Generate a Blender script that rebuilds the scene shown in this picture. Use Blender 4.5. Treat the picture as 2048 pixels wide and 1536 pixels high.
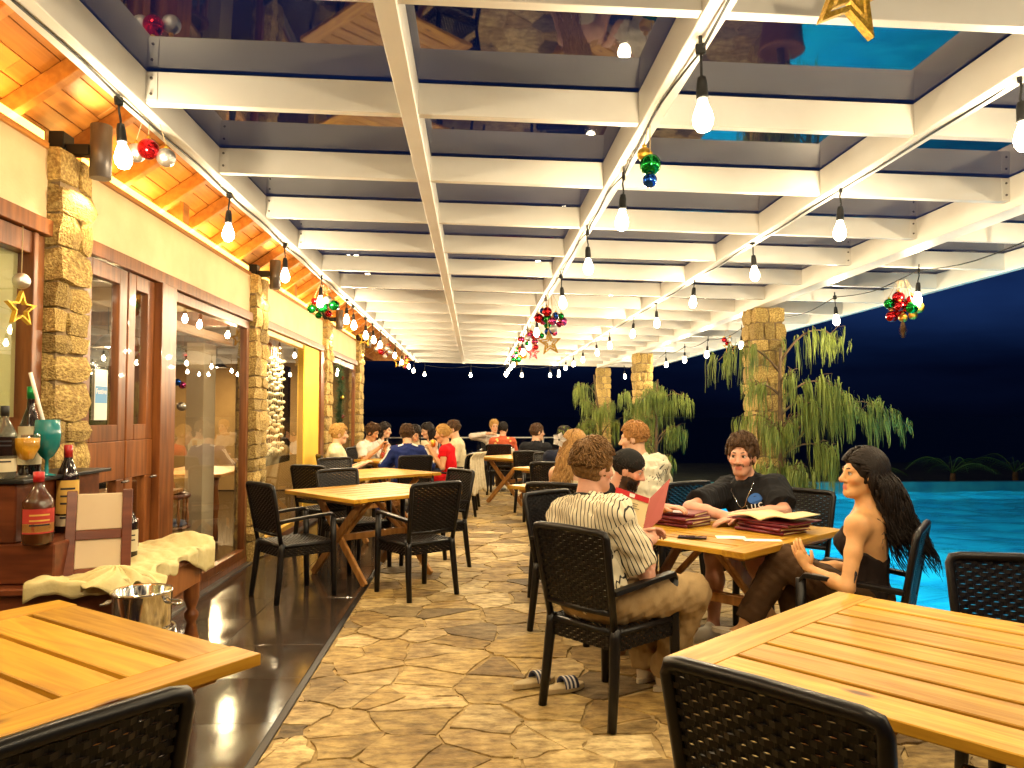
import bpy, bmesh, math, random
import numpy as np
from mathutils import Vector, Matrix

for o in list(bpy.data.objects): bpy.data.objects.remove(o)
scene = bpy.context.scene
COL = scene.collection
random.seed(7); RNG = np.random.default_rng(11)
rad = math.radians

# ------------------------------------------------------------------ camera
cd = bpy.data.cameras.new('camera'); cam = bpy.data.objects.new('camera', cd); COL.objects.link(cam)
cd.sensor_width = 36; cd.lens = 1500/2048*36; cd.clip_start = .05; cd.clip_end = 6000
cam.location = (0, 0, 1.43); cam.rotation_euler = (rad(90)+math.atan(62/1500), 0, -math.atan(74/1500))
scene.camera = cam

# ------------------------------------------------------------------ world: late dusk, navy sky with cloud
w = bpy.data.worlds.new('World'); scene.world = w; w.use_nodes = True
nt = w.node_tree; nt.nodes.clear()
out = nt.nodes.new('ShaderNodeOutputWorld'); bg = nt.nodes.new('ShaderNodeBackground')
sky = nt.nodes.new('ShaderNodeTexSky'); sky.sky_type = 'NISHITA'; sky.sun_disc = False
sky.sun_elevation = rad(-2.5); sky.sun_rotation = rad(200); sky.air_density = 1.0; sky.dust_density = 0.3; sky.ozone_density = 4
tc = nt.nodes.new('ShaderNodeTexCoord'); sep = nt.nodes.new('ShaderNodeSeparateXYZ'); nt.links.new(tc.outputs['Generated'], sep.inputs[0])
rp = nt.nodes.new('ShaderNodeValToRGB'); nt.links.new(sep.outputs['Z'], rp.inputs[0])
e = rp.color_ramp.elements; e[0].position = 0.0; e[0].color = (.0006, .0016, .0075, 1); e[1].position = .75; e[1].color = (.002, .006, .03, 1)
k = rp.color_ramp.elements.new(.055); k.color = (.0012, .0032, .0150, 1)
k = rp.color_ramp.elements.new(.14); k.color = (.0060, .0220, .0900, 1)
k = rp.color_ramp.elements.new(.30); k.color = (.0048, .0160, .0700, 1)
mp = nt.nodes.new('ShaderNodeMapping'); mp.inputs['Scale'].default_value = (2, 2, 9); nt.links.new(tc.outputs['Generated'], mp.inputs[0])
nz = nt.nodes.new('ShaderNodeTexNoise'); nz.inputs['Scale'].default_value = 1.6; nz.inputs['Detail'].default_value = 5; nt.links.new(mp.outputs[0], nz.inputs[0])
r2 = nt.nodes.new('ShaderNodeValToRGB'); nt.links.new(nz.outputs[0], r2.inputs[0])
r2.color_ramp.elements[0].position = .38; r2.color_ramp.elements[0].color = (.45, .45, .5, 1); r2.color_ramp.elements[1].position = .68; r2.color_ramp.elements[1].color = (1.25, 1.2, 1.15, 1)
mx = nt.nodes.new('ShaderNodeMix'); mx.data_type = 'RGBA'; mx.blend_type = 'MULTIPLY'; mx.inputs[0].default_value = 1
nt.links.new(rp.outputs[0], mx.inputs[6]); nt.links.new(r2.outputs[0], mx.inputs[7])
ad = nt.nodes.new('ShaderNodeMix'); ad.data_type = 'RGBA'; ad.blend_type = 'ADD'; ad.inputs[0].default_value = .02
nt.links.new(mx.outputs[2], ad.inputs[6]); nt.links.new(sky.outputs[0], ad.inputs[7])
nt.links.new(ad.outputs[2], bg.inputs[0]); bg.inputs[1].default_value = 1.0; nt.links.new(bg.outputs[0], out.inputs[0])

# ------------------------------------------------------------------ exposure and sampling
vs = scene.view_settings; vs.view_transform = 'Standard'; vs.look = 'None'; vs.exposure = 0.18; vs.gamma = 1.0; vs.use_curve_mapping = False
cy = scene.cycles; cy.use_denoising = True; cy.max_bounces = 7; cy.diffuse_bounces = 3; cy.glossy_bounces = 4
cy.transmission_bounces = 5; cy.transparent_max_bounces = 10; cy.sample_clamp_indirect = 6; cy.caustics_reflective = False; cy.caustics_refractive = False
cy.use_light_tree = True; cy.use_adaptive_sampling = True; cy.adaptive_threshold = .015

# ------------------------------------------------------------------ materials
MATS = {}
def lin(c): return tuple(c)+(1,) if len(c) == 3 else tuple(c)
def M(name, base, var=None, rough=.5, metal=0, spec=.5, scale=5, stretch=(1,1,1), bump=0, bscale=None, rnd=0, ramp=(.35,.65),
      coat=0, emis=None, estr=0, trans=0, ior=1.45, sub=0, detail=5, vcol=None, distort=0, rvar=0, sheen=0):
    m = bpy.data.materials.new(name); m.use_nodes = True; MATS[name] = m
    n = m.node_tree.nodes; L = m.node_tree.links; b = n['Principled BSDF']
    b.inputs['Base Color'].default_value = lin(base); b.inputs['Roughness'].default_value = rough; b.inputs['Metallic'].default_value = metal
    b.inputs['Specular IOR Level'].default_value = spec; b.inputs['Coat Weight'].default_value = coat; b.inputs['IOR'].default_value = ior
    b.inputs['Transmission Weight'].default_value = trans; b.inputs['Sheen Weight'].default_value = sheen
    if sub: b.inputs['Subsurface Weight'].default_value = sub; b.inputs['Subsurface Radius'].default_value = (.02,.008,.004); b.inputs['Subsurface Scale'].default_value = .5
    if emis: b.inputs['Emission Color'].default_value = lin(emis); b.inputs['Emission Strength'].default_value = estr
    t = n.new('ShaderNodeTexCoord'); mp = n.new('ShaderNodeMapping'); mp.inputs['Scale'].default_value = stretch; L.new(t.outputs['Object'], mp.inputs[0])
    vec = mp.outputs[0]
    oi = n.new('ShaderNodeObjectInfo')
    if rnd:
        va = n.new('ShaderNodeVectorMath'); va.operation = 'ADD'; sc = n.new('ShaderNodeMath'); sc.operation = 'MULTIPLY'; sc.inputs[1].default_value = 37.3
        L.new(oi.outputs['Random'], sc.inputs[0]); L.new(vec, va.inputs[0]); L.new(sc.outputs[0], va.inputs[1]); vec = va.outputs[0]
    nz = n.new('ShaderNodeTexNoise'); nz.inputs['Scale'].default_value = scale; nz.inputs['Detail'].default_value = detail; nz.inputs['Distortion'].default_value = distort; L.new(vec, nz.inputs[0])
    col = None
    if vcol:
        at = n.new('ShaderNodeAttribute'); at.attribute_name = vcol; col = at.outputs['Color']
    if var:
        rp = n.new('ShaderNodeValToRGB'); L.new(nz.outputs[0], rp.inputs[0])
        rp.color_ramp.elements[0].position = ramp[0]; rp.color_ramp.elements[1].position = ramp[1]
        if vcol:
            rp.color_ramp.elements[0].color = (.8,.8,.8,1); rp.color_ramp.elements[1].color = (1.1,1.1,1.1,1)
            mm = n.new('ShaderNodeMix'); mm.data_type = 'RGBA'; mm.blend_type = 'MULTIPLY'; mm.inputs[0].default_value = 1
            L.new(col, mm.inputs[6]); L.new(rp.outputs[0], mm.inputs[7]); col = mm.outputs[2]
        else:
            rp.color_ramp.elements[0].color = lin(base); rp.color_ramp.elements[1].color = lin(var); col = rp.outputs[0]
    if rnd and col is not None:
        hs = n.new('ShaderNodeHueSaturation'); mr = n.new('ShaderNodeMapRange'); mr.inputs[3].default_value = 1-rnd; mr.inputs[4].default_value = 1+rnd
        L.new(oi.outputs['Random'], mr.inputs[0]); L.new(mr.outputs[0], hs.inputs['Value']); L.new(col, hs.inputs['Color']); col = hs.outputs[0]
    if col is not None: L.new(col, b.inputs['Base Color'])
    if rvar:
        mr = n.new('ShaderNodeMapRange'); mr.inputs[1].default_value = .3; mr.inputs[2].default_value = .7; mr.inputs[3].default_value = rough-rvar; mr.inputs[4].default_value = rough+rvar
        L.new(nz.outputs[0], mr.inputs[0]); L.new(mr.outputs[0], b.inputs['Roughness'])
    if bump:
        nb = n.new('ShaderNodeTexNoise'); nb.inputs['Scale'].default_value = bscale or scale*3; nb.inputs['Detail'].default_value = 6; L.new(vec, nb.inputs[0])
        bp = n.new('ShaderNodeBump'); bp.inputs['Strength'].default_value = bump; bp.inputs['Distance'].default_value = .02; L.new(nb.outputs[0], bp.inputs['Height']); L.new(bp.outputs[0], b.inputs['Normal'])
    return m

def glassM(name, tint=(1,1,1), lo=.06, hi=1.0, rough=.0, ior=1.5):
    """flat pane: see-through with a Fresnel mirror reflection"""
    m = bpy.data.materials.new(name); m.use_nodes = True; n = m.node_tree.nodes; L = m.node_tree.links; n.clear()
    o = n.new('ShaderNodeOutputMaterial'); tr = n.new('ShaderNodeBsdfTransparent'); tr.inputs[0].default_value = lin(tint)
    gl = n.new('ShaderNodeBsdfGlossy'); gl.inputs['Roughness'].default_value = rough; fr = n.new('ShaderNodeFresnel'); fr.inputs[0].default_value = ior
    mr = n.new('ShaderNodeMapRange'); mr.inputs[3].default_value = lo; mr.inputs[4].default_value = hi; L.new(fr.outputs[0], mr.inputs[0])
    ge = n.new('ShaderNodeNewGeometry'); iv = n.new('ShaderNodeMath'); iv.operation = 'SUBTRACT'; iv.inputs[0].default_value = 1; L.new(ge.outputs['Backfacing'], iv.inputs[1])
    mu = n.new('ShaderNodeMath'); mu.operation = 'MULTIPLY'; L.new(mr.outputs[0], mu.inputs[0]); L.new(iv.outputs[0], mu.inputs[1])
    mx = n.new('ShaderNodeMixShader'); L.new(mu.outputs[0], mx.inputs[0]); L.new(tr.outputs[0], mx.inputs[1]); L.new(gl.outputs[0], mx.inputs[2]); L.new(mx.outputs[0], o.inputs[0])
    MATS[name] = m; return m

def glowM(name, color, strength, clear=.5):
    """lamp envelope: glows and lets the filament's light through"""
    m = bpy.data.materials.new(name); m.use_nodes = True; n = m.node_tree.nodes; L = m.node_tree.links; n.clear()
    o = n.new('ShaderNodeOutputMaterial'); tr = n.new('ShaderNodeBsdfTransparent'); em = n.new('ShaderNodeEmission'); em.inputs[0].default_value = lin(color); em.inputs[1].default_value = strength
    ad = n.new('ShaderNodeAddShader'); L.new(tr.outputs[0], ad.inputs[0]); L.new(em.outputs[0], ad.inputs[1]); L.new(ad.outputs[0], o.inputs[0])
    m.cycles.emission_sampling = 'NONE'; MATS[name] = m; return m

M('white_paint', (.80,.78,.73), (.74,.71,.65), rough=.42, scale=3, bump=.03, bscale=40)
M('stucco', (.70,.55,.33), (.64,.49,.28), rough=.75, scale=4, bump=.15, bscale=60)
M('cream_wall', (.62,.50,.34), (.56,.44,.28), rough=.8, scale=3)
M('stone_wall', (.68,.50,.17), (.32,.20,.06), rough=.85, scale=11, bump=1.0, bscale=17, rnd=.3, ramp=(.3,.6))
M('wall_mortar', (.30,.21,.11), (.22,.15,.08), rough=.95, scale=20, bump=.5)
M('mahogany', (.25,.085,.022), (.12,.036,.010), rough=.32, scale=4, stretch=(6,6,.6), bump=.05, rnd=.2, coat=.2)
M('pine', (.54,.24,.05), (.38,.15,.03), rough=.45, scale=3, stretch=(8,.5,8), bump=.06, rnd=.22)
M('teak', (.52,.285,.026), (.35,.165,.012), rough=.42, spec=.3, scale=2.6, stretch=(.7,9,9), bump=.06, rnd=.2, distort=1.2, rvar=.06)
M('teak_leg', (.46,.22,.055), (.30,.13,.03), rough=.45, scale=3, stretch=(9,9,.7), bump=.08, rnd=.2)
M('wicker', (.0085,.0065,.006), (.005,.004,.004), rough=.36, scale=30, spec=.35)
M('tile', (.050,.034,.024), (.024,.016,.012), rough=.13, scale=3.5, rnd=.15, bump=.02, bscale=10, rvar=.06, spec=.9)
M('grout', (.05,.035,.025), rough=.8)
M('mortar', (.46,.33,.14), (.28,.19,.08), rough=.9, scale=14, bump=.6, bscale=50)
M('black_metal', (.02,.02,.022), rough=.4, metal=.6)
M('grey_metal', (.16,.14,.13), rough=.45, metal=.7)
M('chrome', (.75,.74,.70), rough=.12, metal=1)
M('rubber', (.012,.012,.012), rough=.6)
M('steel_rail', (.4,.4,.4), rough=.3, metal=1)
glassM('roof_glass', (.75,.75,.8), lo=.16, hi=.75, rough=.025)
glassM('pane', (.96,.97,.96), lo=.14, hi=1.0)
glassM('rail_glass', (.85,.95,.95), lo=.02, hi=.6)
glowM('bulb_glow', (1,.84,.58), 22)
glowM('led_glow', (1,.62,.12), 2.4)
glowM('downlight_glow', (1,.85,.6), 14)

# knots in the teak boards
def knots(m):
    n = m.node_tree.nodes; L = m.node_tree.links; b = n['Principled BSDF']; src = b.inputs['Base Color'].links[0].from_socket
    t = n.new('ShaderNodeTexCoord'); oi = n.new('ShaderNodeObjectInfo'); mp = n.new('ShaderNodeMapping'); mp.inputs['Scale'].default_value = (2.2,6,6); va = n.new('ShaderNodeVectorMath'); va.operation = 'ADD'; s = n.new('ShaderNodeMath'); s.operation = 'MULTIPLY'; s.inputs[1].default_value = 91
    L.new(t.outputs['Object'], mp.inputs[0]); L.new(oi.outputs['Random'], s.inputs[0]); L.new(mp.outputs[0], va.inputs[0]); L.new(s.outputs[0], va.inputs[1])
    v = n.new('ShaderNodeTexVoronoi'); v.inputs['Scale'].default_value = .9; L.new(va.outputs[0], v.inputs[0]); r = n.new('ShaderNodeValToRGB'); r.color_ramp.elements[0].position = .035; r.color_ramp.elements[0].color = (.22,.12,.07,1); r.color_ramp.elements[1].position = .11; r.color_ramp.elements[1].color = (1,1,1,1); L.new(v.outputs['Distance'], r.inputs[0])
    mm = n.new('ShaderNodeMix'); mm.data_type = 'RGBA'; mm.blend_type = 'MULTIPLY'; mm.inputs[0].default_value = 1; L.new(src, mm.inputs[6]); L.new(r.outputs[0], mm.inputs[7]); L.new(mm.outputs[2], b.inputs['Base Color'])
knots(MATS['teak'])
# flagstones: every stone gets its own tone
def flag_mat():
    m = M('flagstone', (.5,.5,.5), rough=.62, spec=.4); n = m.node_tree.nodes; L = m.node_tree.links; b = n['Principled BSDF']
    oi = n.new('ShaderNodeObjectInfo'); ge = n.new('ShaderNodeNewGeometry'); ad = n.new('ShaderNodeMath'); ad.operation = 'ADD'; fr = n.new('ShaderNodeMath'); fr.operation = 'FRACT'
    L.new(oi.outputs['Random'], ad.inputs[0]); L.new(ge.outputs['Random Per Island'], ad.inputs[1]); L.new(ad.outputs[0], fr.inputs[0])
    rp = n.new('ShaderNodeValToRGB'); L.new(fr.outputs[0], rp.inputs[0]); el = rp.color_ramp.elements
    cols = [(0,(.54,.40,.165)),(.18,(.36,.26,.10)),(.34,(.62,.50,.27)),(.5,(.46,.33,.12)),(.62,(.17,.125,.065)),(.76,(.60,.47,.23)),(.88,(.25,.175,.08)),(1,(.52,.37,.13))]
    el[0].position, el[0].color = 0, lin(cols[0][1]); el[1].position, el[1].color = 1, lin(cols[-1][1])
    for p, c in cols[1:-1]: x = el.new(p); x.color = lin(c)
    t = n.new('ShaderNodeTexCoord'); mp = n.new('ShaderNodeMapping'); mp.inputs['Scale'].default_value = (1,2.2,1)
    pos = n.new('ShaderNodeNewGeometry'); L.new(pos.outputs['Position'], mp.inputs[0])
    nz = n.new('ShaderNodeTexNoise'); nz.inputs['Scale'].default_value = 9; nz.inputs['Detail'].default_value = 7; nz.inputs['Roughness'].default_value = .65; L.new(mp.outputs[0], nz.inputs[0])
    r2 = n.new('ShaderNodeValToRGB'); L.new(nz.outputs[0], r2.inputs[0]); r2.color_ramp.elements[0].position = .34; r2.color_ramp.elements[0].color = (.38,.31,.22,1); r2.color_ramp.elements[1].position = .60; r2.color_ramp.elements[1].color = (1.25,1.22,1.15,1)
    mm = n.new('ShaderNodeMix'); mm.data_type = 'RGBA'; mm.blend_type = 'MULTIPLY'; mm.inputs[0].default_value = .9; L.new(rp.outputs[0], mm.inputs[6]); L.new(r2.outputs[0], mm.inputs[7])
    n3 = n.new('ShaderNodeTexNoise'); n3.inputs['Scale'].default_value = 1.7; n3.inputs['Detail'].default_value = 5; n3.inputs['Roughness'].default_value = .7; L.new(pos.outputs['Position'], n3.inputs[0])
    r3 = n.new('ShaderNodeValToRGB'); L.new(n3.outputs[0], r3.inputs[0]); r3.color_ramp.elements[0].position = .40; r3.color_ramp.elements[0].color = (.50,.43,.34,1); r3.color_ramp.elements[1].position = .58; r3.color_ramp.elements[1].color = (1,1,1,1)
    m3 = n.new('ShaderNodeMix'); m3.data_type = 'RGBA'; m3.blend_type = 'MULTIPLY'; m3.inputs[0].default_value = .8; L.new(mm.outputs[2], m3.inputs[6]); L.new(r3.outputs[0], m3.inputs[7]); L.new(m3.outputs[2], b.inputs['Base Color'])
    bp = n.new('ShaderNodeBump'); bp.inputs['Strength'].default_value = .75; bp.inputs['Distance'].default_value = .02; L.new(nz.outputs[0], bp.inputs['Height']); L.new(bp.outputs[0], b.inputs['Normal'])
flag_mat()

# ------------------------------------------------------------------ mesh helpers
class MB:
    def __init__(s): s.v = []; s.f = []
    def add(s, vs, fs):
        o = len(s.v); s.v += [tuple(map(float, p)) for p in vs]; s.f += [tuple(i+o for i in f) for f in fs]; return s
    def hexa(s, p): return s.add(p, [(0,3,2,1),(4,5,6,7),(0,1,5,4),(1,2,6,5),(2,3,7,6),(3,0,4,7)])
    def box(s, x0, x1, y0, y1, z0, z1): return s.hexa([(x0,y0,z0),(x1,y0,z0),(x1,y1,z0),(x0,y1,z0),(x0,y0,z1),(x1,y0,z1),(x1,y1,z1),(x0,y1,z1)])
    def bar(s, a, b, wx, wy, up=(0,0,1)):
        a, b, up = Vector(a), Vector(b), Vector(up); d = (b-a).normalized(); x = d.cross(up)
        if x.length < 1e-4: x = d.cross(Vector((1,0,0)))
        x.normalize(); y = x.cross(d).normalized(); x = x*wx/2; y = y*wy/2
        return s.hexa([a-x-y, a+x-y, a+x+y, a-x+y, b-x-y, b+x-y, b+x+y, b-x+y])
    def prism(s, poly, z0, z1, inset=0):
        n = len(poly); c = np.mean(np.array(poly), axis=0); top = [(c[0]+(p[0]-c[0])*(1-inset), c[1]+(p[1]-c[1])*(1-inset)) for p in poly]
        return s.add([(p[0],p[1],z0) for p in poly]+[(p[0],p[1],z1) for p in top], [tuple(range(n))[::-1], tuple(range(n,2*n))]+[(i,(i+1)%n,n+(i+1)%n,n+i) for i in range(n)])
    def tube(s, pts, r, n=6, cap=True):
        P = [Vector(p) for p in pts]; R = r if isinstance(r, (list,tuple,np.ndarray)) else [r]*len(P); vs = []; nx = None
        for i, p in enumerate(P):
            d = (P[min(i+1,len(P)-1)]-P[max(i-1,0)])
            d = d.normalized() if d.length > 1e-9 else Vector((0,0,1))
            if nx is None: nx = d.orthogonal().normalized()
            else:
                nx = nx-d*nx.dot(d); nx = nx.normalized() if nx.length > 1e-6 else d.orthogonal().normalized()
            by = d.cross(nx)
            for k in range(n):
                a = 2*math.pi*k/n; vs.append(p+(nx*math.cos(a)+by*math.sin(a))*R[i])
        m = len(P); fs = [(i*n+k, i*n+(k+1)%n, (i+1)*n+(k+1)%n, (i+1)*n+k) for i in range(m-1) for k in range(n)]
        if cap: fs += [tuple(range(n))[::-1], tuple(range((m-1)*n, m*n))]
        return s.add(vs, fs)
    def lathe(s, prof, n=16, c=(0,0,0)):
        vs = [(c[0]+r*math.cos(2*math.pi*k/n), c[1]+r*math.sin(2*math.pi*k/n), c[2]+z) for r, z in prof for k in range(n)]; m = len(prof)
        fs = [(i*n+k, i*n+(k+1)%n, (i+1)*n+(k+1)%n, (i+1)*n+k) for i in range(m-1) for k in range(n)]
        return s.add(vs, fs+[tuple(range(n))[::-1], tuple(range((m-1)*n, m*n))])
    def ball(s, c, r, n=14, m=9): 
        return s.lathe([(max(1e-4, r*math.sin(math.pi*i/m)), -r*math.cos(math.pi*i/m)) for i in range(m+1)], n, c)
    def mesh(s, name, mat=None, smooth=False, bevel=0, seg=1):
        me = bpy.data.meshes.new(name); me.from_pydata(s.v, [], s.f)
        if bevel:
            bm = bmesh.new(); bm.from_mesh(me); bmesh.ops.bevel(bm, geom=[e for e in bm.edges if e.calc_face_angle(0) > .5], offset=bevel, segments=seg, profile=.6, affect='EDGES', clamp_overlap=True); bm.to_mesh(me); bm.free()
        me.validate(); me.update()
        if smooth: me.shade_smooth()
        if mat: me.materials.append(MATS[mat] if isinstance(mat, str) else mat)
        return me
    def build(s, name, mat, parent=None, smooth=False, bevel=0, seg=1): return put(name, s.mesh(name, mat, smooth, bevel, seg), parent)

def put(name, me, parent=None, loc=None, rot=None, scale=None):
    o = bpy.data.objects.new(name, me); COL.objects.link(o); o.parent = parent
    if loc is not None: o.location = loc
    if rot is not None: o.rotation_euler = rot
    if scale is not None: o.scale = scale
    return o
def tag(o, label=None, cat=None, group=None, kind=None):
    if label: o['label'] = label
    if cat: o['category'] = cat
    if group: o['group'] = group
    if kind: o['kind'] = kind
    return o
def thing(name, label, cat, loc=(0,0,0), rz=0, group=None):
    o = bpy.data.objects.new(name, None); COL.objects.link(o); o.location = loc; o.rotation_euler = (0,0,rz); o.empty_display_size = .1
    return tag(o, label, cat, group)
def dup(root, loc, rz, label, cat=None, group=None):
    def rec(o, par):
        c = o.copy(); COL.objects.link(c); c.parent = par
        for ch in o.children: rec(ch, c)
        return c
    r = rec(root, None); r.location = loc; r.rotation_euler = (0,0,rz); tag(r, label, cat, group); return r
def lamp(name, kind, loc, energy, color, parent=None, radius=.03, rot=None, **kw):
    d = bpy.data.lights.new(name, kind); d.energy = energy; d.color = color
    if kind in ('POINT','SPOT'): d.shadow_soft_size = radius
    for k, v in kw.items(): setattr(d, k, v)
    o = bpy.data.objects.new(name, d); COL.objects.link(o); o.location = loc; o.parent = parent
    if rot is not None: o.rotation_euler = rot
    return o
# ================================================================== SETTING
WARM = (1, .74, .42)
# ---- terrace floor: mortar bed with flagstones
def clip(poly, a, b):      # keep the part of poly nearer to a than to b
    m = ((a[0]+b[0])/2, (a[1]+b[1])/2); n = (b[0]-a[0], b[1]-a[1]); res = []
    for i in range(len(poly)):
        p, q = poly[i], poly[(i+1) % len(poly)]; dp = (p[0]-m[0])*n[0]+(p[1]-m[1])*n[1]; dq = (q[0]-m[0])*n[0]+(q[1]-m[1])*n[1]
        if dp <= 0: res.append(p)
        if dp*dq < 0: t = dp/(dp-dq); res.append((p[0]+(q[0]-p[0])*t, p[1]+(q[1]-p[1])*t))
    return res
TX0, TX1, TY0, TY1 = -.885, 2.98, -1.2, 18.35
ground = tag(MB().box(-.9, 3.1, -1.3, 18.4, -.3, -.009).build('terrace_floor', 'mortar'), kind='structure')
seeds = []; j = 0; y = TY0-.1
while y < TY1+.1:
    rowh = random.uniform(.15, .34); x = TX0-.1-random.random()*.3
    while x < TX1+.2:
        wd = random.choice([.16,.24,.3,.42,.55,.62])*random.uniform(.8,1.2); seeds.append((x+wd/2+random.uniform(-.09,.09), y+rowh/2+random.uniform(-.12,.12))); x += wd
    y += rowh
S = np.array(seeds); stones = []
for i, s in enumerate(seeds):
    poly = [(TX0,TY0),(TX1,TY0),(TX1,TY1),(TX0,TY1)]
    d = np.hypot(S[:,0]-s[0], S[:,1]-s[1]); 
    for jx in np.argsort(d)[1:16]:
        poly = clip(poly, s, seeds[jx])
        if len(poly) < 3: break
    if len(poly) < 3: continue
    c = np.mean(np.array(poly), axis=0); pts = []
    for a in range(len(poly)):
        p, q = np.array(poly[a]), np.array(poly[(a+1) % len(poly)]); L_ = np.linalg.norm(q-p)
        if L_ < .03: pts.append(p); continue
        nsub = 3 if L_ > .12 else 2
        for t in range(nsub): 
            pp = p+(q-p)*(t/nsub); pts.append(pp+RNG.uniform(-.017,.017,2)*(1 if t else .7))
    g = random.uniform(.002, .010); pts = [p-(p-c)/max(np.linalg.norm(p-c),1e-6)*g for p in pts]
    if len(pts) < 3: continue
    stones.append((c, pts))
vis = [s for s in stones if s[0][1] > 2.5 and abs((s[0][0]-.05*s[0][1])/s[0][1]) < .75]
vis.sort(key=lambda s: s[0][1]); near = set(id(s) for s in vis[:300])
rest = MB()
for s in stones:
    c, pts = s; z1 = random.uniform(-.004, .002)
    if id(s) in near:
        b = MB().prism([(p[0]-c[0], p[1]-c[1]) for p in pts], -.02, z1, .018); o = b.build('flagstone', 'flagstone', ground); o.location = (c[0], c[1], 0)
    else: rest.prism(pts, -.02, z1, .018)
tag(rest.build('flagstone_field', 'flagstone', ground), kind='stuff')
# ---- dark polished tiles along the building
tf = tag(MB().box(-2.2, -.93, -1.3, 18.4, -.3, -.006).build('tile_floor', 'grout'), kind='structure')
tm = MB().box(-.3125,.3125,-.298,.298,-.012,0).mesh('floor_tile', 'tile', bevel=.0015)
for ix in range(2):
    for iy in range(31): put('floor_tile', tm, tf, (-.9-.03-.3145-ix*.629, -.9+iy*.6, random.uniform(-.0006,.0006)))
MB().box(-.928,-.894,-1.3,18.4,-.05,.001).build('edge_trim', 'black_metal', tf)

# ---- pool
M('pool_tile', (.05,.48,.58), (.02,.27,.42), rough=.4, scale=1.6, bump=.05, bscale=30, detail=3)
M('pool_rim', (.10,.30,.36), (.06,.2,.26), rough=.3, scale=12)
PX, PY, WZ = 3.15, 15.6, -.2
pool = tag(MB().box(PX,24,-6,PY,-1.55,-1.5).build('pool', 'pool_tile'), kind='structure')
MB().box(PX-.05,PX,-6,PY,-1.5,-.02).build('pool_wall', 'pool_tile', pool)
MB().box(PX-.05,24,PY,PY+.25,-1.5,.0).build('pool_wall', 'pool_tile', pool)
MB().box(PX-.17,PX+.02,-6,PY,-.02,.004).build('pool_coping', 'flagstone', pool)
mw = bpy.data.materials.new('pool_water'); mw.use_nodes = True; MATS['pool_water'] = mw; n = mw.node_tree.nodes; L = mw.node_tree.links; n.clear()
o_ = n.new('ShaderNodeOutputMaterial'); rf = n.new('ShaderNodeBsdfRefraction'); rf.inputs['IOR'].default_value = 1.33; rf.inputs['Color'].default_value = (.55,.9,1,1); rf.inputs['Roughness'].default_value = .02
tr = n.new('ShaderNodeBsdfTransparent'); tr.inputs[0].default_value = (.5,.85,.95,1); gl = n.new('ShaderNodeBsdfGlossy'); gl.inputs['Roughness'].default_value = .03
geo = n.new('ShaderNodeNewGeometry'); mp = n.new('ShaderNodeMapping'); mp.inputs['Scale'].default_value = (.8,2.3,1); L.new(geo.outputs['Position'], mp.inputs[0])
nz = n.new('ShaderNodeTexNoise'); nz.inputs['Scale'].default_value = 2.6; nz.inputs['Detail'].default_value = 3; nz.inputs['Distortion'].default_value = .6; L.new(mp.outputs[0], nz.inputs[0])
bp = n.new('ShaderNodeBump'); bp.inputs['Strength'].default_value = .3; bp.inputs['Distance'].default_value = .06; L.new(nz.outputs[0], bp.inputs['Height'])
fr = n.new('ShaderNodeFresnel'); fr.inputs[0].default_value = 1.33; L.new(bp.outputs[0], fr.inputs['Normal'])
for q in (rf, gl): L.new(bp.outputs[0], q.inputs['Normal'])
m1 = n.new('ShaderNodeMixShader'); m1.inputs[0].default_value = .3; L.new(rf.outputs[0], m1.inputs[1]); L.new(tr.outputs[0], m1.inputs[2])
m2 = n.new('ShaderNodeMixShader'); L.new(fr.outputs[0], m2.inputs[0]); L.new(m1.outputs[0], m2.inputs[1]); L.new(gl.outputs[0], m2.inputs[2]); L.new(m2.outputs[0], o_.inputs[0])
gx = np.concatenate([np.arange(PX,12,.075),np.arange(12,24.01,.2)]); gy = np.concatenate([np.arange(-6,2,.4),np.arange(2,PY,.06),[PY]]); XX, YY = np.meshgrid(gx,gy,indexing='ij'); hz = np.zeros_like(XX); wr = np.random.default_rng(4)
for i in range(26):
    lam = wr.uniform(.28,1.3); a_ = wr.normal(1.35,.55); kx, ky = 2*math.pi/lam*math.cos(a_), 2*math.pi/lam*math.sin(a_); hz += .0042*lam*np.sin(kx*XX+ky*YY+wr.uniform(0,6.28)+.8*np.sin(.9*XX+.7*YY+i))
ny_ = len(gy); wme = bpy.data.meshes.new('pool_water'); ii, jj = np.meshgrid(np.arange(len(gx)-1),np.arange(ny_-1),indexing='ij'); ii = ii.ravel(); jj = jj.ravel()
wme.from_pydata(np.stack([XX,YY,WZ+hz],-1).reshape(-1,3).tolist(),[],np.stack([ii*ny_+jj,(ii+1)*ny_+jj,(ii+1)*ny_+jj+1,ii*ny_+jj+1],1).tolist()); wme.shade_smooth(); wme.materials.append(mw); tag(put('pool_water',wme), kind='structure')
M('pool_lens', (.6,.9,1), emis=(.35,.85,1), estr=6)
POOLC = (.26,.92,.98)
for i in range(9):
    x, y = PX+.06, -2.2+2.05*i
    if abs(y-7.8) < .3: y += .5
    lf = MB().lathe([(.09,0),(.12,.012),(.12,.03),(.02,.03)],20).build('pool_lamp', 'pool_lens', pool); lf.location = (x-.03, y, -.75); lf.rotation_euler = (0, rad(90), 0)
    lamp('pool_lamp_light', 'AREA', (x, y, -.75), 390, POOLC, pool, rot=(0,rad(-90),0), shape='DISK', size=.4, spread=rad(170))

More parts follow.
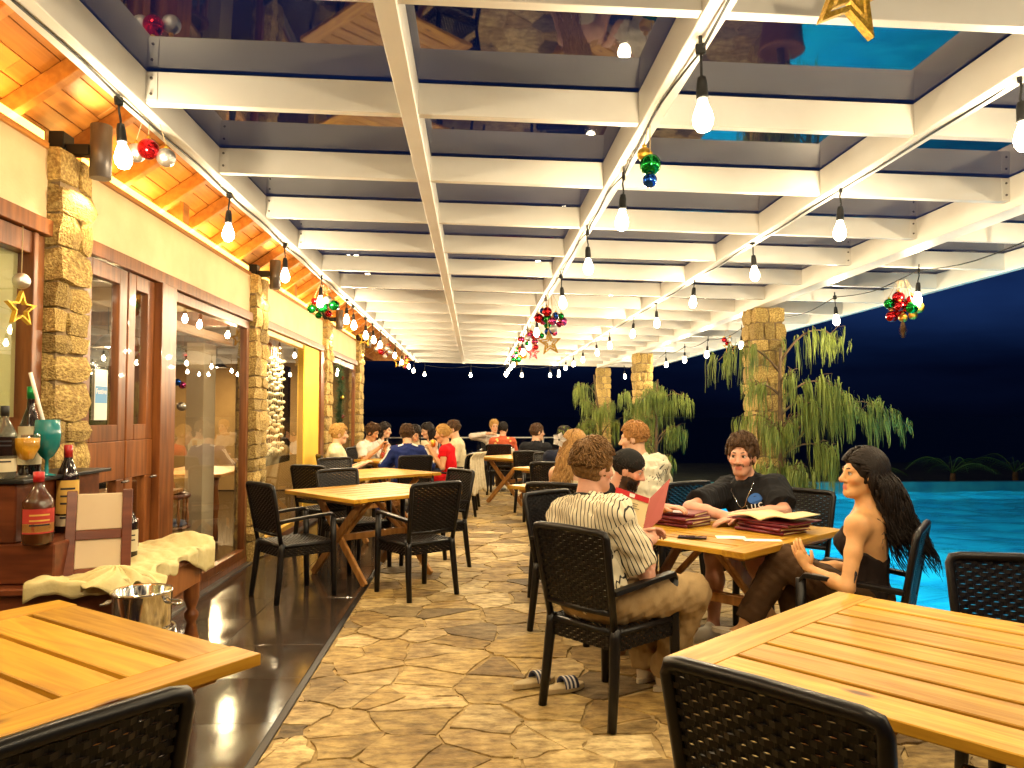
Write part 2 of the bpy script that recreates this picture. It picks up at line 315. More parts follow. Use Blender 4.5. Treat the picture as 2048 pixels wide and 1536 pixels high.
# ---- sea far below the terrace
M('sea', (.003,.007,.014), (.0015,.004,.009), rough=.6, spec=.1, scale=.05, bump=.4, bscale=.4)
MB().add([(-3000,-3000,-9),(3000,-3000,-9),(3000,4000,-9),(-3000,4000,-9)],[(0,1,2,3)]).build('sea','sea')['kind'] = 'structure'
M('garden', (.03,.035,.015), (.012,.018,.008), rough=.95, scale=2, bump=.5)
gb = MB(); gb.box(2.9,30,PY+.27,24,-1.2,-.12); gb.box(-12,3.1,18.42,24,-1.6,-.5); tag(gb.build('garden_ground','garden'), kind='structure')
tag(MB().box(-12,3.0,-7,18.4,-.6,-.32).build('ground_slab','garden'), kind='structure')

# ---- stone helper
def rock(k):
    rr = random.Random(k); b = MB(); idx = {}
    for i in (-1,0,1):
        for j in (-1,0,1):
            for l in (-1,0,1):
                z = (i==0)+(j==0)+(l==0)
                if z == 3: continue
                s_ = {0:.93, 1:.99, 2:1.13}[z]; idx[(i,j,l)] = len(b.v)
                b.v.append(tuple(.5*c*s_+rr.uniform(-.075,.075) for c in (i,j,l)))
    def quad(fn):
        for a in (-1,0):
            for c in (-1,0): b.f.append(tuple(idx[fn(a+da,c+dc)] for da,dc in ((0,0),(1,0),(1,1),(0,1))))
    quad(lambda a,c:(a,c,1)); quad(lambda a,c:(c,a,-1)); quad(lambda a,c:(1,a,c)); quad(lambda a,c:(-1,c,a)); quad(lambda a,c:(c,1,a)); quad(lambda a,c:(a,-1,c))
    return b.mesh('stone', 'stone_wall')
ROCKS = [rock(k) for k in range(8)]
def stone_pier(parent, x0, x1, y0, y1, z1, ch=(.11,.2)):
    MB().box(x0+.02,x1-.02,y0+.02,y1-.02,0,z1).build('mortar_core', 'wall_mortar', parent)
    z = 0; k = 0
    while z < z1-.03:
        h = min(random.uniform(*ch), z1-z)
        if z1-z-h < .07: h = z1-z
        def st(a0,a1,b0,b1): 
            put('stone', random.choice(ROCKS), parent, ((a0+a1)/2,(b0+b1)/2,z+h/2), None, (a1-a0-.012, b1-b0-.012, h-.012))
        t = .10; W, D = x1-x0, y1-y0
        def run(lo, hi, f):
            m = hi-lo
            if m > .26 or (m > .2 and random.random() < .5): 
                c = lo+m*random.uniform(.38,.62); f(lo,c); f(c,hi)
            else: f(lo,hi)
        p = lambda: random.uniform(-.004,.014)
        if k % 2:
            run(x0,x1,lambda a,b: st(a,b,y0-p(),y0+t)); run(x0,x1,lambda a,b: st(a,b,y1-t,y1+p()))
            run(y0+t,y1-t,lambda a,b: st(x0-p(),x0+t,a,b)); run(y0+t,y1-t,lambda a,b: st(x1-t,x1+p(),a,b))
        else:
            run(y0,y1,lambda a,b: st(x0-p(),x0+t,a,b)); run(y0,y1,lambda a,b: st(x1-t,x1+p(),a,b))
            run(x0+t,x1-t,lambda a,b: st(a,b,y0-p(),y0+t)); run(x0+t,x1-t,lambda a,b: st(a,b,y1-t,y1+p()))
        z += h; k += 1

# ================================================================== PERGOLA
def ZB(x): return 2.66-.022*x          # underside of the beams, falling towards the pool
BD = .135                              # beam depth
CY = [3.07+.87*k for k in range(-5, 18)]
perg = thing('pergola', 'white painted pergola of crossing beams with dark glass roof panes over the terrace', 'pergola')
LONG = [(-1.43,-1.33),(-.305,-.235),(.68,.76),(1.86,1.94),(2.92,3.06),(4.16,4.22)]
for a, b in LONG:
    za, zb = ZB(a), ZB(b); y0, y1 = CY[0], CY[-1]; dz = -.028 if b in (3.06,) else 0
    MB().hexa([(a,y0,za-.012+dz),(b,y0,zb-.012+dz),(b,y1,zb-.012+dz),(a,y1,za-.012+dz),(a,y0,za+BD),(b,y0,zb+BD),(b,y1,zb+BD),(a,y1,za+BD)]).build('long_beam', 'white_paint', perg, bevel=.003)
GAPS = [(LONG[i][1], LONG[i+1][0]) for i in range(5)]
for yk in CY:
    for a, b in GAPS:
        a2, b2 = a-.002, b+.002; w_ = .022
        MB().hexa([(a2,yk-w_,ZB(a2)),(b2,yk-w_,ZB(b2)),(b2,yk+w_,ZB(b2)),(a2,yk+w_,ZB(a2)),(a2,yk-w_,ZB(a2)+BD-.004),(b2,yk-w_,ZB(b2)+BD-.004),(b2,yk+w_,ZB(b2)+BD-.004),(a2,yk+w_,ZB(a2)+BD-.004)]).build('cross_beam', 'white_paint', perg, bevel=.002)
pm = {}
for a, b in GAPS:
    for i in range(len(CY)-1):
        y0, y1 = CY[i]+.004, CY[i+1]-.004; za, zb = ZB(a)+BD+.004, ZB(b)+BD+.004; a2, b2 = a-.03, b+.03
        MB().hexa([(a2,y0,za),(b2,y0,zb),(b2,y1,zb),(a2,y1,za),(a2,y0,za+.008),(b2,y0,zb+.008),(b2,y1,zb+.008),(a2,y1,za+.008)]).build('glass_pane', 'roof_glass', perg)
# bracket plates with bolts where the nearest cross beams meet the outer beam
for yk in CY[3:9]:
    for x, s_ in ((-1.33,1),(2.92,-1)):
        z = ZB(x); b = MB().box(min(x,x+s_*.045),max(x,x+s_*.045),yk-.026,yk-.0225,z+.012,z+BD-.01)
        pl = b.build('bracket_plate','white_paint',perg)
        for zz in (.035,.1): bl = MB().lathe([(.006,0),(.006,.004),(.001,.005)],8).build('bolt','grey_metal',pl); bl.location = (x+s_*.022, yk-.0262, z+zz); bl.rotation_euler = (rad(90),0,0)

COLS = [(2.90,3.22,7.62,8.0),(2.90,3.22,13.4,13.78),(2.90,3.22,17.6,17.95)]
for i, c in enumerate(COLS):
    t = thing('stone_column', ['tan stone column nearest the seated group, wrapped in weeping foliage','tan stone column midway along the pool edge behind the blond-lit foliage','tan stone column at the far end of the pool edge'][i], 'column', ((c[0]+c[1])/2,(c[2]+c[3])/2,0), 0, 'stone columns along the pool')
    mx_, my_ = (c[0]+c[1])/2, (c[2]+c[3])/2
    stone_pier(t, c[0]-mx_, c[1]-mx_, c[2]-my_, c[3]-my_, ZB(3)-.045)

# ================================================================== BUILDING
WX = -2.2
bld = thing('restaurant_building', 'restaurant front with stone piers, timber doors, glass and lit wooden eaves', 'building')
PIERS = [(.3,.72),(3.94,4.27),(7.43,7.87),(10.95,11.45),(14.0,14.62)]
def part(name, mat, b, parent=bld, bevel=.003, smooth=False): return b.build(name, mat, parent, smooth, bevel)
for a, b in PIERS:
    pr = MB().box(-2.34,-2.16,a+.03,b-.03,0,2.8).build('stone_pier', 'wall_mortar', bld)
    z = 0; k = 0
    while z < 2.80:
        h = min(random.uniform(.10,.21), 2.82-z)
        segs = [(a,b)] if (b-a < .36 and random.random() < .45) else [(a,a+(b-a)*random.uniform(.35,.65))]
        if len(segs) == 1 and segs[0][1] != b: segs.append((segs[0][1], b))
        for s0, s1 in segs:
            put('stone', random.choice(ROCKS), pr, (-2.225,(s0+s1)/2,z+h/2), None, (.16+random.uniform(0,.03), s1-s0-.008, h-.008))
        z += h
BAYS = [(-1.2,.3),(.72,3.94),(4.27,7.43),(7.87,10.95),(11.45,14.0)]
for i, (a, b) in enumerate(BAYS):
    part('stucco_band', 'stucco', MB().box(-2.36,-2.205,a,b,2.43,2.80))
    part('light_trough', 'pine', MB().box(-2.33,-2.19,a+.02,b-.02,2.80,2.83))
    led = part('led_strip', 'led_glow', MB().box(-2.225,-2.212,a+.03,b-.03,2.831,2.885), bevel=0)
    lamp('led_light', 'AREA', (-2.26,(a+b)/2,2.86), 5*(b-a), (1,.60,.14), bld, rot=(0,rad(180),0), shape='RECTANGLE', size=.05, size_y=b-a-.1)
    if i: part('soffit_post', 'pine', MB().box(-2.34,-2.23,(a+b)/2-.06,(a+b)/2+.06,2.83,3.06))
part('wall_plate', 'mahogany', MB().box(-2.62,-2.42,-1.2,17.9,2.72,2.80))
# eaves: boards along the wall, rafters across, rising towards the terrace
S0, S1 = Vector((-2.80,0,2.66)), Vector((-1.96,0,3.25)); sd = (S1-S0).normalized(); sn = Vector((-sd.z,0,sd.x)); SL = (S1-S0).length
npl = 9
for i in range(npl):
    y = -1.2+(i%3)*.7
    while y < 17.85:
        y1 = min(y+2.4, 17.85); a = S0+sd*(SL*i/npl+.002); b = S0+sd*(SL*(i+1)/npl-.002); u = sn*.02
        MB().hexa([(a.x,y+.001,a.z),(b.x,y+.001,b.z),(b.x,y1-.001,b.z),(a.x,y1-.001,a.z),(a.x+u.x,y+.001,a.z+u.z),(b.x+u.x,y+.001,b.z+u.z),(b.x+u.x,y1-.001,b.z+u.z),(a.x+u.x,y1-.001,a.z+u.z)]).build('soffit_board', 'pine', bld, bevel=.003)
        y = y1
rm = MB(); a = S0-sn*.045; b = S1-sn*.045; rm.bar((a.x,0,a.z),(b.x,0,b.z),.06,.085,up=(sn.x,0,sn.z)); rmesh = rm.mesh('rafter','pine',bevel=.004)
for i in range(32): put('rafter', rmesh, bld, (0,-.9+i*.585,0))
part('eaves_board', 'pine', MB().hexa([(-1.96,-1.2,3.19),(-1.93,-1.2,3.19),(-1.93,17.9,3.19),(-1.96,17.9,3.19),(-1.96,-1.2,3.36),(-1.93,-1.2,3.36),(-1.93,17.9,3.36),(-1.96,17.9,3.36)]))
part('flashing', 'white_paint', MB().hexa([(-1.43,-1.2,2.80),(-1.43,-1.2,2.81),(-1.43,17.8,2.81),(-1.43,17.8,2.80),(-1.93,-1.2,3.24),(-1.93,-1.2,3.25),(-1.93,17.8,3.25),(-1.93,17.8,3.24)]), bevel=0)
part('gable_board', 'pine', MB().box(-2.9,-1.44,17.9,17.95,2.72,3.3))
# ---- joinery
def frame_rect(parent, name, mat, x, y0, y1, z0, z1, wd, dp, glass='pane', sill=True):
    """a glazed leaf in the wall plane: stiles, rails and its pane"""
    f = MB(); f.box(x-dp,x,y0,y0+wd,z0,z1); f.box(x-dp,x,y1-wd,y1,z0,z1); f.box(x-dp-.002,x+.002,y0+wd,y1-wd,z1-wd,z1); f.box(x-dp-.002,x+.002,y0+wd,y1-wd,z0,z0+wd)
    o = f.build(name, mat, parent, bevel=.004)
    MB().box(x-dp/2-.004,x-dp/2+.004,y0+wd-.005,y1-wd+.005,z0+wd-.005,z1-wd+.005).build('glass_pane', glass, o); return o
for i, (a, b) in enumerate(BAYS):
    part('head_rail', 'mahogany', MB().box(-2.33,-2.17,a+.002,b-.002,2.345,2.428))
    part('threshold', 'steel_rail', MB().box(-2.30,-2.15,a,b,-.004,.014))
    part('threshold_rail', 'mahogany', MB().box(-2.32,-2.20,a,b,.014,.075))
w0 = frame_rect(bld, 'window', 'mahogany', -2.2, .74, 3.92, .08, 2.34, .11, .08)
part('window_post', 'mahogany', MB().box(-2.32,-2.185,3.805,3.84,.08,2.34))
M('blind', (.60,.56,.26), (.55,.51,.23), rough=.9, scale=2)
part('roller_blind', 'blind', MB().box(-2.268,-2.262,.9,3.80,1.42,2.33), bevel=0)
def door_leaf(y0, y1, label=None):
    t = frame_rect(bld, 'door', 'mahogany', -2.2, y0, y1, 1.27, 2.34, .10, .055)
    MB().box(-2.257,-2.198,y0,y1,1.03,1.268).build('lock_rail','mahogany',t,bevel=.004)
    l = MB(); l.box(-2.255,-2.2,y0,y0+.1,.02,1.03); l.box(-2.255,-2.2,y1-.1,y1,.02,1.03); l.box(-2.256,-2.199,y0+.1,y1-.1,.02,.22); l.build('lower_frame','mahogany',t,bevel=.004)
    MB().box(-2.232,-2.224,y0+.1,y1-.1,.22,1.03).build('glass_pane','pane',t)
    h = MB().tube([(-2.17,y1-.05,1.02),(-2.15,y1-.05,1.02),(-2.15,y1-.13,1.02)],.008,8).build('door_handle','grey_metal',t,True)
door_leaf(4.30,4.84); door_leaf(4.86,5.24)
part('door_post', 'mahogany', MB().box(-2.34,-2.15,5.25,5.50,.0,2.344))
frame_rect(bld, 'window', 'mahogany', -2.2, 5.51, 7.41, .076, 2.34, .075, .07)
part('transom', 'pine', MB().box(-2.42,-2.36,5.5,7.42,2.10,2.18))
M('yellow_wood', (.62,.36,.05), (.52,.29,.04), rough=.45, scale=3, stretch=(6,6,.6))
frame_rect(bld, 'window', 'yellow_wood', -2.21, 7.9, 10.68, .076, 2.34, .06, .06)
M('yellow_panel', (.85,.52,.05), (.78,.46,.04), rough=.7, scale=2)
part('yellow_door_panel', 'yellow_panel', MB().box(-2.205,-2.192,9.75,10.66,.08,2.33))
part('window_post', 'mahogany', MB().box(-2.33,-2.17,10.70,10.93,.076,2.344))
frame_rect(bld, 'window', 'mahogany', -2.21, 11.48, 13.98, .076, 2.34, .09, .06)
part('blind_cord', 'white_paint', MB().box(-2.285,-2.275,8.18,8.19,.3,2.3).box(-2.285,-2.275,8.22,8.23,.3,2.3), bevel=0)
# ---- interior
M('dark_floor', (.05,.028,.014), (.03,.016,.008), rough=.25, scale=3, stretch=(1,6,1))
M('inner_wall', (.42,.27,.11), (.34,.21,.08), rough=.7, scale=2)
M('black_window', (.004,.005,.010), rough=.08)
it = tag(MB().box(-7.5,-2.21,-1.2,15,-.32,-.012).build('interior_floor','dark_floor'), kind='structure')
part('interior_wall','inner_wall', MB().box(-7.6,-7.5,-1.2,15,0,2.9)); part('interior_wall','inner_wall', MB().box(-7.5,-2.4,14.62,14.75,0,2.9)); part('interior_wall','inner_wall', MB().box(-7.5,-2.4,-1.35,-1.2,0,2.9))
part('interior_ceiling','cream_wall', MB().box(-7.6,-2.63,-1.2,14.9,2.72,2.78))
for y in (1.5,4.5,7.5,10.5,13): part('night_window','black_window', MB().box(-7.5,-7.47,y-1.2,y+1.2,.5,2.2)); part('window_rail','mahogany',MB().box(-7.49,-7.44,y-1.25,y+1.25,2.2,2.3))
for y in (3.2,6.4,9.6,12.4): part('interior_beam','mahogany', MB().box(-7.4,-2.65,y-.07,y+.07,2.55,2.72))
part('pale_pillar','cream_wall', MB().box(-2.66,-2.5,7.05,7.36,.0,2.1)); part('pale_pillar','cream_wall', MB().box(-2.6,-2.45,12.2,12.9,.0,2.1))
part('dark_screen','black_window', MB().box(-3.4,-3.36,5.6,7.05,.75,2.02)); part('dark_screen','black_window', MB().box(-3.0,-2.96,10.9,12.2,.7,2.2)); 
for y in (2.2,5.2,9.2,13):
    t = thing('pendant_lamp', {2.2:'warm pendant lamp inside behind the blind-covered window',5.2:'warm pendant lamp inside behind the doors',9.2:'warm pendant lamp inside behind the shell curtain',13:'warm pendant lamp inside behind the garland window'}[y], 'lamp', (-4.4,y,2.3), 0, 'pendant lamps inside')
    MB().lathe([(.02,.1),(.06,.08),(.17,-.06),(.165,-.065),(.05,.07),(.01,.08)],20).build('lamp_shade','grey_metal',t,True); MB().tube([(0,0,.1),(0,0,.42)],.005,6).build('lamp_cord','rubber',t); MB().ball((0,0,-.02),.045).build('bulb','bulb_glow',t,True)
    lamp('pendant_light','POINT',(0,0,-.05),230,(1,.70,.34),t,radius=.05)
# ---- wall lanterns (up and down lights)
for y in (4.12,7.68,11.3,14.35):
    t = thing('wall_lamp', {4.12:'grey cylinder wall lamp on the pier between the blind-covered window and the doors',7.68:'grey cylinder wall lamp on the pier between the doors and the shell curtain',11.3:'grey cylinder wall lamp on the pier beside the yellow panel',14.35:'grey cylinder wall lamp on the last pier of the building'}[y], 'lamp', (-2.03,y,2.71), 0, 'cylinder lamps on the stone piers')
    MB().lathe([(.048,.0),(.054,.0),(.054,.29),(.048,.29),(.048,.27),(.01,.27)],24).build('lamp_body','grey_metal',t,True)
    MB().box(-.2,-.05,-.03,.03,.12,.18).build('lamp_arm','black_metal',t,bevel=.004); MB().box(-.25,-.17,-.055,.055,.06,.24).build('wall_bracket','black_metal',t,bevel=.004)
    MB().lathe([(.001,.02),(.047,.02),(.047,.024),(.001,.024)],20).build('lens','downlight_glow',t)
    lamp('lamp_light','SPOT',(-.01,0,.01),210,(1,.76,.38),t,radius=.045,rot=(0,rad(6),0),spot_size=rad(125),spot_blend=.8)
    lamp('lamp_uplight','SPOT',(0,0,.30),10,(1,.74,.40),t,radius=.045,rot=(rad(180),0,0),spot_size=rad(120),spot_blend=.8)
# ---- glass railing at the far end
rl = thing('glass_railing', 'glass balustrade with thin steel rail at the far end of the terrace', 'railing', (0,18.2,0))
for i in range(4): 
    x0 = -2.1+i*1.25; MB().box(x0+.03,x0+1.2,-.006,.006,.06,.86).build('glass_panel','rail_glass',rl); MB().box(x0-.02,x0+.02,-.02,.02,0,.9).build('post','steel_rail',rl)
MB().box(-2.12,2.88,-.02,.02,.87,.9).build('top_rail','steel_rail',rl)
# ================================================================== STRING LIGHTS
BULBE = 18
sock = MB().lathe([(.004,.02),(.013,.016),(.017,-.005),(.019,-.045),(.02,-.055),(.012,-.056)],14).mesh('lamp_holder','rubber',True)
bulbm = MB().lathe([(.012,0),(.016,-.012),(.027,-.04),(.0325,-.062),(.030,-.082),(.019,-.1),(.004,-.106)],16).mesh('bulb','bulb_glow',True)
cordm = MB().tube([(0,0,.105),(.004,0,.07),(-.003,0,.03),(0,0,.012)],.0045,6).mesh('drop_cord','rubber',True)
clipm = MB().box(-.008,.008,-.016,.016,.09,.125).box(-.004,.004,-.006,.006,.12,.16).mesh('clip','rubber',bevel=.003)
def string_light(label, pts, hook):
    """pts: bulb points (x,y,z of the lamp holder); the cable is clipped above every bulb and sags between"""
    t = thing('string_light', label, 'string light', (0,0,0)); cab = []
    P = [Vector(p)+Vector((0,0,.11)) for p in pts]
    for i in range(len(P)-1):
        a, b = P[i], P[i+1]; top = Vector(((a.x+b.x)/2, (a.y+b.y)/2, 0)); top.z = ZB(top.x)-.02 if hook else (a.z+b.z)/2-.05
        for s in range(8):
            u = s/8; q = a.lerp(b,u)
            q.z += (top.z-q.z)*math.sin(math.pi*u)**.7*(1 if hook else 1) if hook else -.05*math.sin(math.pi*u)
            q.x += .006*math.sin(9*u+i); cab.append(q)
    cab.append(P[-1]); MB().tube(cab,.0045,6).build('cable','rubber',t,True)
    for i, p in enumerate(pts):
        h = put('lamp_holder', sock, t, p, (rad(random.uniform(-5,5)),rad(random.uniform(-5,5)),random.random()*6))
        put('bulb', bulbm, h, (0,0,-.055)); put('drop_cord', cordm, h); put('clip', clipm, h)
        lamp('bulb_light','POINT',(0,0,-.115),BULBE,(1,.80,.50),h,radius=.028); lamp('bulb_downlight','SPOT',(0,0,-.12),BULBE*1.45,(1,.78,.46),h,radius=.03,spot_size=rad(165),spot_blend=.6)
    return t
jz = lambda: random.uniform(-.015,.015)
string_light('string of bulbs along the beam beside the wooden eaves', [(-1.38,y,2.55+jz()) for y in (.6,1.7,2.95,4.23,5.48,6.75,8.1,8.55,9.5,10.2,11.0,12.0,13.0,14.2,15.6,17.0)], True)
string_light('string of bulbs along the beam above the walkway with baubles and stars', [(.715,y,2.48+jz()) for y in (.9,2.30,3.57,4.70,6.13,7.45,8.62,10.08,11.3,12.5,13.7,15,16.2,17.4)], True)
string_light('string of bulbs along the beam above the seated group', [(1.90,y,2.51+jz()) for y in (1.2,2.48,3.78,5.0,6.4,7.75,8.89,10.5,11.64,13.12,14.4,15.6,16.9)], True)
string_light('string of bulbs hung outside the columns above the pool edge', [(3.42,y,2.43+jz()) for y in (1.6,2.95,4.28,5.6,6.93,8.3,9.45,10.87,12.07,13.27,14.5,15.8,17)], False)
string_light('short string of bulbs across the far end of the pergola', [(x,17.95,2.50+jz()) for x in (-1.2,-.1,.75,1.12,1.8,2.02)], False)

# ================================================================== ORNAMENTS
for nm, c in (('red',(.55,.015,.02)),('green',(.01,.28,.04)),('blue',(.02,.10,.50)),('silver',(.65,.63,.60)),('gold',(.72,.42,.06)),('pink',(.60,.06,.22)),('wine',(.28,.01,.05))):
    M('bauble_'+nm, c, rough=.16 if nm not in ('silver','gold') else .3, metal=.9, bump=.25 if nm in ('silver','gold') else 0, bscale=160)
M('glitter_gold', (.75,.45,.05), (.45,.24,.02), rough=.35, metal=.8, scale=120, bump=.9, bscale=260)
M('twine', (.45,.33,.18), rough=.9); M('pinecone', (.16,.08,.03), (.09,.045,.02), rough=.8, scale=30)
CAPM = MB().lathe([(.010,0),(.010,.012),(.004,.014),(.003,.02)],10).mesh('cap','bauble_gold',True)
BALL = {}
def bauble_cluster(label, loc, balls, hang=.16, extra=None):
    t = thing('bauble_cluster', label, 'ornament', loc)
    for (x,y,z,r,c) in balls:
        if (r,c) not in BALL: BALL[(r,c)] = MB().ball((0,0,0),r,18,12).mesh('bauble','bauble_'+c,True)
        b = put('bauble', BALL[(r,c)], t, (x,y,z)); put('cap', CAPM, b, (0,0,r-.003))
        MB().tube([(x,y,z+r+.012),(x*.3,y*.3,hang)],.0018,4).build('string','twine',t)
    return t
def rnd_balls(n, R, cols, rr=(.028,.042), flat=.8):
    res = []; 
    for i in range(400):
        if len(res) >= n: break
        d = Vector((random.gauss(0,1),random.gauss(0,1),random.gauss(0,1))).normalized()*R*random.random()**.4; r = random.choice([rr[0],(rr[0]+rr[1])/2,rr[1]])
        p = Vector((d.x,d.y,d.z*flat))
        if all((p-Vector(q[:3])).length > (r+q[3])*.86 for q in res): res.append((p.x,p.y,p.z,r,random.choice(cols)))
    return res
bauble_cluster('red bauble between two silver glitter baubles hung beside the eaves', (-1.39,3.23,2.55), [(.0,-.01,.01,.044,'red'),(-.06,.01,-.0,.04,'silver'),(.062,.02,-.015,.04,'silver')], .19)
bauble_cluster('cluster of red, green and silver baubles under the eaves', (-1.40,6.95,2.43), rnd_balls(13,.12,['red','wine','green','silver','gold','blue','red'],(.032,.048)), .2)
bauble_cluster('green bauble above a small blue bauble hung over the walkway', (.72,3.02,2.46), [(0,0,.0,.044,'green'),(-.005,-.01,-.068,.03,'blue'),(-.02,.02,.05,.03,'gold')], .17)
bauble_cluster('big cluster of pink, red and blue baubles above a gold star', (.72,7.2,2.33), rnd_balls(16,.15,['pink','red','blue','silver','green','wine','pink'],(.03,.046)), .26)
bauble_cluster('cluster of red and green baubles on the walkway beam beyond the gold star', (.70,9.3,2.36), rnd_balls(13,.15,['red','green','pink','silver','red']), .24)
bauble_cluster('cluster of dark red baubles at the far end of the walkway beam', (.70,11.6,2.34), rnd_balls(13,.17,['wine','red','gold','pink','green']), .26)
bauble_cluster('row of red baubles on the eaves string near the last stone pier', (-1.38,11.5,2.42), rnd_balls(12,.15,['red','wine','red','gold','silver']), .2)
bauble_cluster('cluster of red and silver baubles at the end of the eaves string', (-1.38,14.6,2.44), rnd_balls(12,.18,['red','wine','red','gold','silver']), .2)
bauble_cluster('pair of red and silver baubles over a small gold star by the pool columns', (3.42,10.0,2.45), [(-.04,0,0,.035,'red'),(.04,.01,.01,.035,'silver'),(.0,.0,-.05,.03,'red')], .14)
pc = bauble_cluster('green and red bauble cluster with a pine cone hung above the pool', (3.38,5.75,2.28), rnd_balls(14,.12,['green','gold','red','green','gold','red'],(.034,.046)), .22)
cone = MB()
for i in range(11):
    z = -.11-.012*i; r = .034*math.sin(math.pi*(i+1.2)/13); 
    for k in range(8):
        a = 2*math.pi*(k+.5*(i%2))/8; c, s = math.cos(a), math.sin(a); cone.add([(0,0,z),(r*.6*c-r*.35*s,r*.6*s+r*.35*c,z-.004),(r*c,r*s,z-.012),(r*.6*c+r*.35*s,r*.6*s-r*.35*c,z-.004)],[(0,1,2,3)])
cone.lathe([(.004,-.10),(.016,-.13),(.018,-.18),(.003,-.24)],8).build('pine_cone','pinecone',pc)
def star(label, loc, R, rot, mat='glitter_gold', two=True, hang=.2):
    t = thing('star_ornament', label, 'ornament', loc); t.rotation_euler = rot
    def ring(R, wd, nm):
        n = 10; o = [((R if k%2==0 else R*.42)*math.sin(math.pi*k/5), (R if k%2==0 else R*.42)*math.cos(math.pi*k/5)) for k in range(n)]
        i_ = [((R-wd*2.6 if k%2==0 else R*.42-wd*.9)*math.sin(math.pi*k/5), (R-wd*2.6 if k%2==0 else R*.42-wd*.9)*math.cos(math.pi*k/5)) for k in range(n)]
        b = MB(); d = .012
        for k in range(n):
            q = (k+1)%n; b.hexa([(o[k][0],-d,o[k][1]),(o[q][0],-d,o[q][1]),(i_[q][0],-d,i_[q][1]),(i_[k][0],-d,i_[k][1]),(o[k][0],d,o[k][1]),(o[q][0],d,o[q][1]),(i_[q][0],d,i_[q][1]),(i_[k][0],d,i_[k][1])])
        b.build(nm, mat, t)
    ring(R, R*.11, 'outer_star')
    if two: ring(R*.55, R*.085, 'inner_star')
    MB().tube([(0,0,R),(0,0,R+hang)],.002,4).build('string','twine',t); return t
star('large gold glitter star hung between the beams above the front table', (.965,1.85,2.525), .135, (0,rad(8),rad(12)))
star('gold double star below the big bauble cluster', (.71,7.1,2.115), .125, (0,rad(-6),rad(15)), hang=.12)
star('gold star on the eaves string beside the lit bulbs', (-1.42,9.75,2.42), .11, (0,rad(10),rad(30)), two=False, hang=.12)
star('pale gold star near the far end of the eaves string', (-1.36,13.4,2.38), .12, (0,rad(-8),rad(30)), two=False, hang=.15)
star('small gold star over the pool columns', (3.42,9.9,2.33), .10, (0,rad(5),rad(-15)), two=False, hang=.1)
star('red star hung behind the bauble cluster on the walkway beam', (.80,10.3,2.28), .10, (0,0,rad(10)), mat='bauble_red', hang=.15)

# ================================================================== WEEPING TREES BY THE COLUMNS
M('needles', (.24,.29,.05), (.09,.135,.028), rough=.6, scale=6, ramp=(.3,.7)); M('bark', (.16,.10,.05), (.09,.055,.03), rough=.9, scale=12, bump=.6); M('terracotta', (.30,.13,.06), (.22,.09,.04), rough=.8, scale=6)
def weeping_tree(label, loc, branches, h=1.9, lean=(0,0), seed=1):
    rr = random.Random(seed); t = thing('weeping_tree', label, 'tree', loc, 0, 'weeping trees at the columns')
    MB().lathe([(.14,0),(.19,.02),(.22,.30),(.235,.32),(.21,.33),(.19,.29),(.01,.28)],20).build('pot','terracotta',t,True)
    tp = [(lean[0]*u*u+.03*math.sin(5*u), lean[1]*u*u+.03*math.cos(4*u), .25+h*u) for u in np.linspace(0,1,9)]
    tr = MB().tube(tp, list(np.linspace(.042,.014,9)), 8); cr = MB()
    def at(z): 
        u = min(max((z-.25)/h,0),1); return Vector((lean[0]*u*u+.03*math.sin(5*u), lean[1]*u*u+.03*math.cos(4*u), z))
    def strand(p, L, sway):
        pts = []; n = 6; ph = rr.random()*6; wd = rr.uniform(.003,.0062)
        d = Vector((sway[0]+rr.uniform(-.16,.16), sway[1]+rr.uniform(-.16,.16), 0))
        for i in range(n+1):
            u = i/n; pts.append(p+d*(L*.35*(1-(1-u)**2))+Vector((.008*math.sin(6*u+ph),.008*math.cos(5*u+ph), .02*math.sin(3*u)*(1-u)-L*u**1.25)))
        s = Vector((rr.uniform(-1,1),rr.uniform(-1,1),0)); s = s.normalized() if s.length > .01 else Vector((1,0,0))
        vs = []
        for i, q in enumerate(pts):
            ww = wd*(1-.75*(i/n)**2); vs += [q-s*ww, q+s*ww]
        cr.add(vs, [(2*i,2*i+1,2*i+3,2*i+2) for i in range(n)])
    for (z0,dx,dy,pk,ns,sl) in branches:
        a = at(z0); e = a+Vector((dx,dy,pk)); c = a+Vector((dx*.5,dy*.5,pk*.9+.55*math.hypot(dx,dy))); path = []
        for u in np.linspace(0,1,9): path.append(a*(1-u)**2+c*2*u*(1-u)+e*u*u)
        tr.tube(path, list(np.linspace(.013,.003,9)), 6)
        nc = max(5, ns//9)
        for k in range(nc):
            u = .22+.78*rr.random()**.7; q = a*(1-u)**2+c*2*u*(1-u)+e*u*u+Vector((rr.gauss(0,.05),rr.gauss(0,.05),rr.gauss(0,.02))); cl = sl*rr.uniform(.3,1.1)*(1.05-.35*u)
            for _ in range(rr.randint(6,14)): strand(q+Vector((rr.gauss(0,.016),rr.gauss(0,.016),rr.gauss(0,.03))), cl*rr.uniform(.6,1.1), (dx*.3,dy*.3))
        for k in range(4):     # little side twigs
            u = rr.uniform(.3,.95); q = a*(1-u)**2+c*2*u*(1-u)+e*u*u; g = q+Vector((rr.uniform(-.15,.15),rr.uniform(-.15,.15),rr.uniform(.0,.1))); tr.tube([q,(q+g)/2+Vector((0,0,.03)),g],[.004,.003,.0015],4)
            for _ in range(ns//16): strand(q.lerp(g,rr.random()), sl*rr.uniform(.4,.9), (0,0))
    tr.build('trunk','bark',t,True); cr.build('crown','needles',t)
    return t
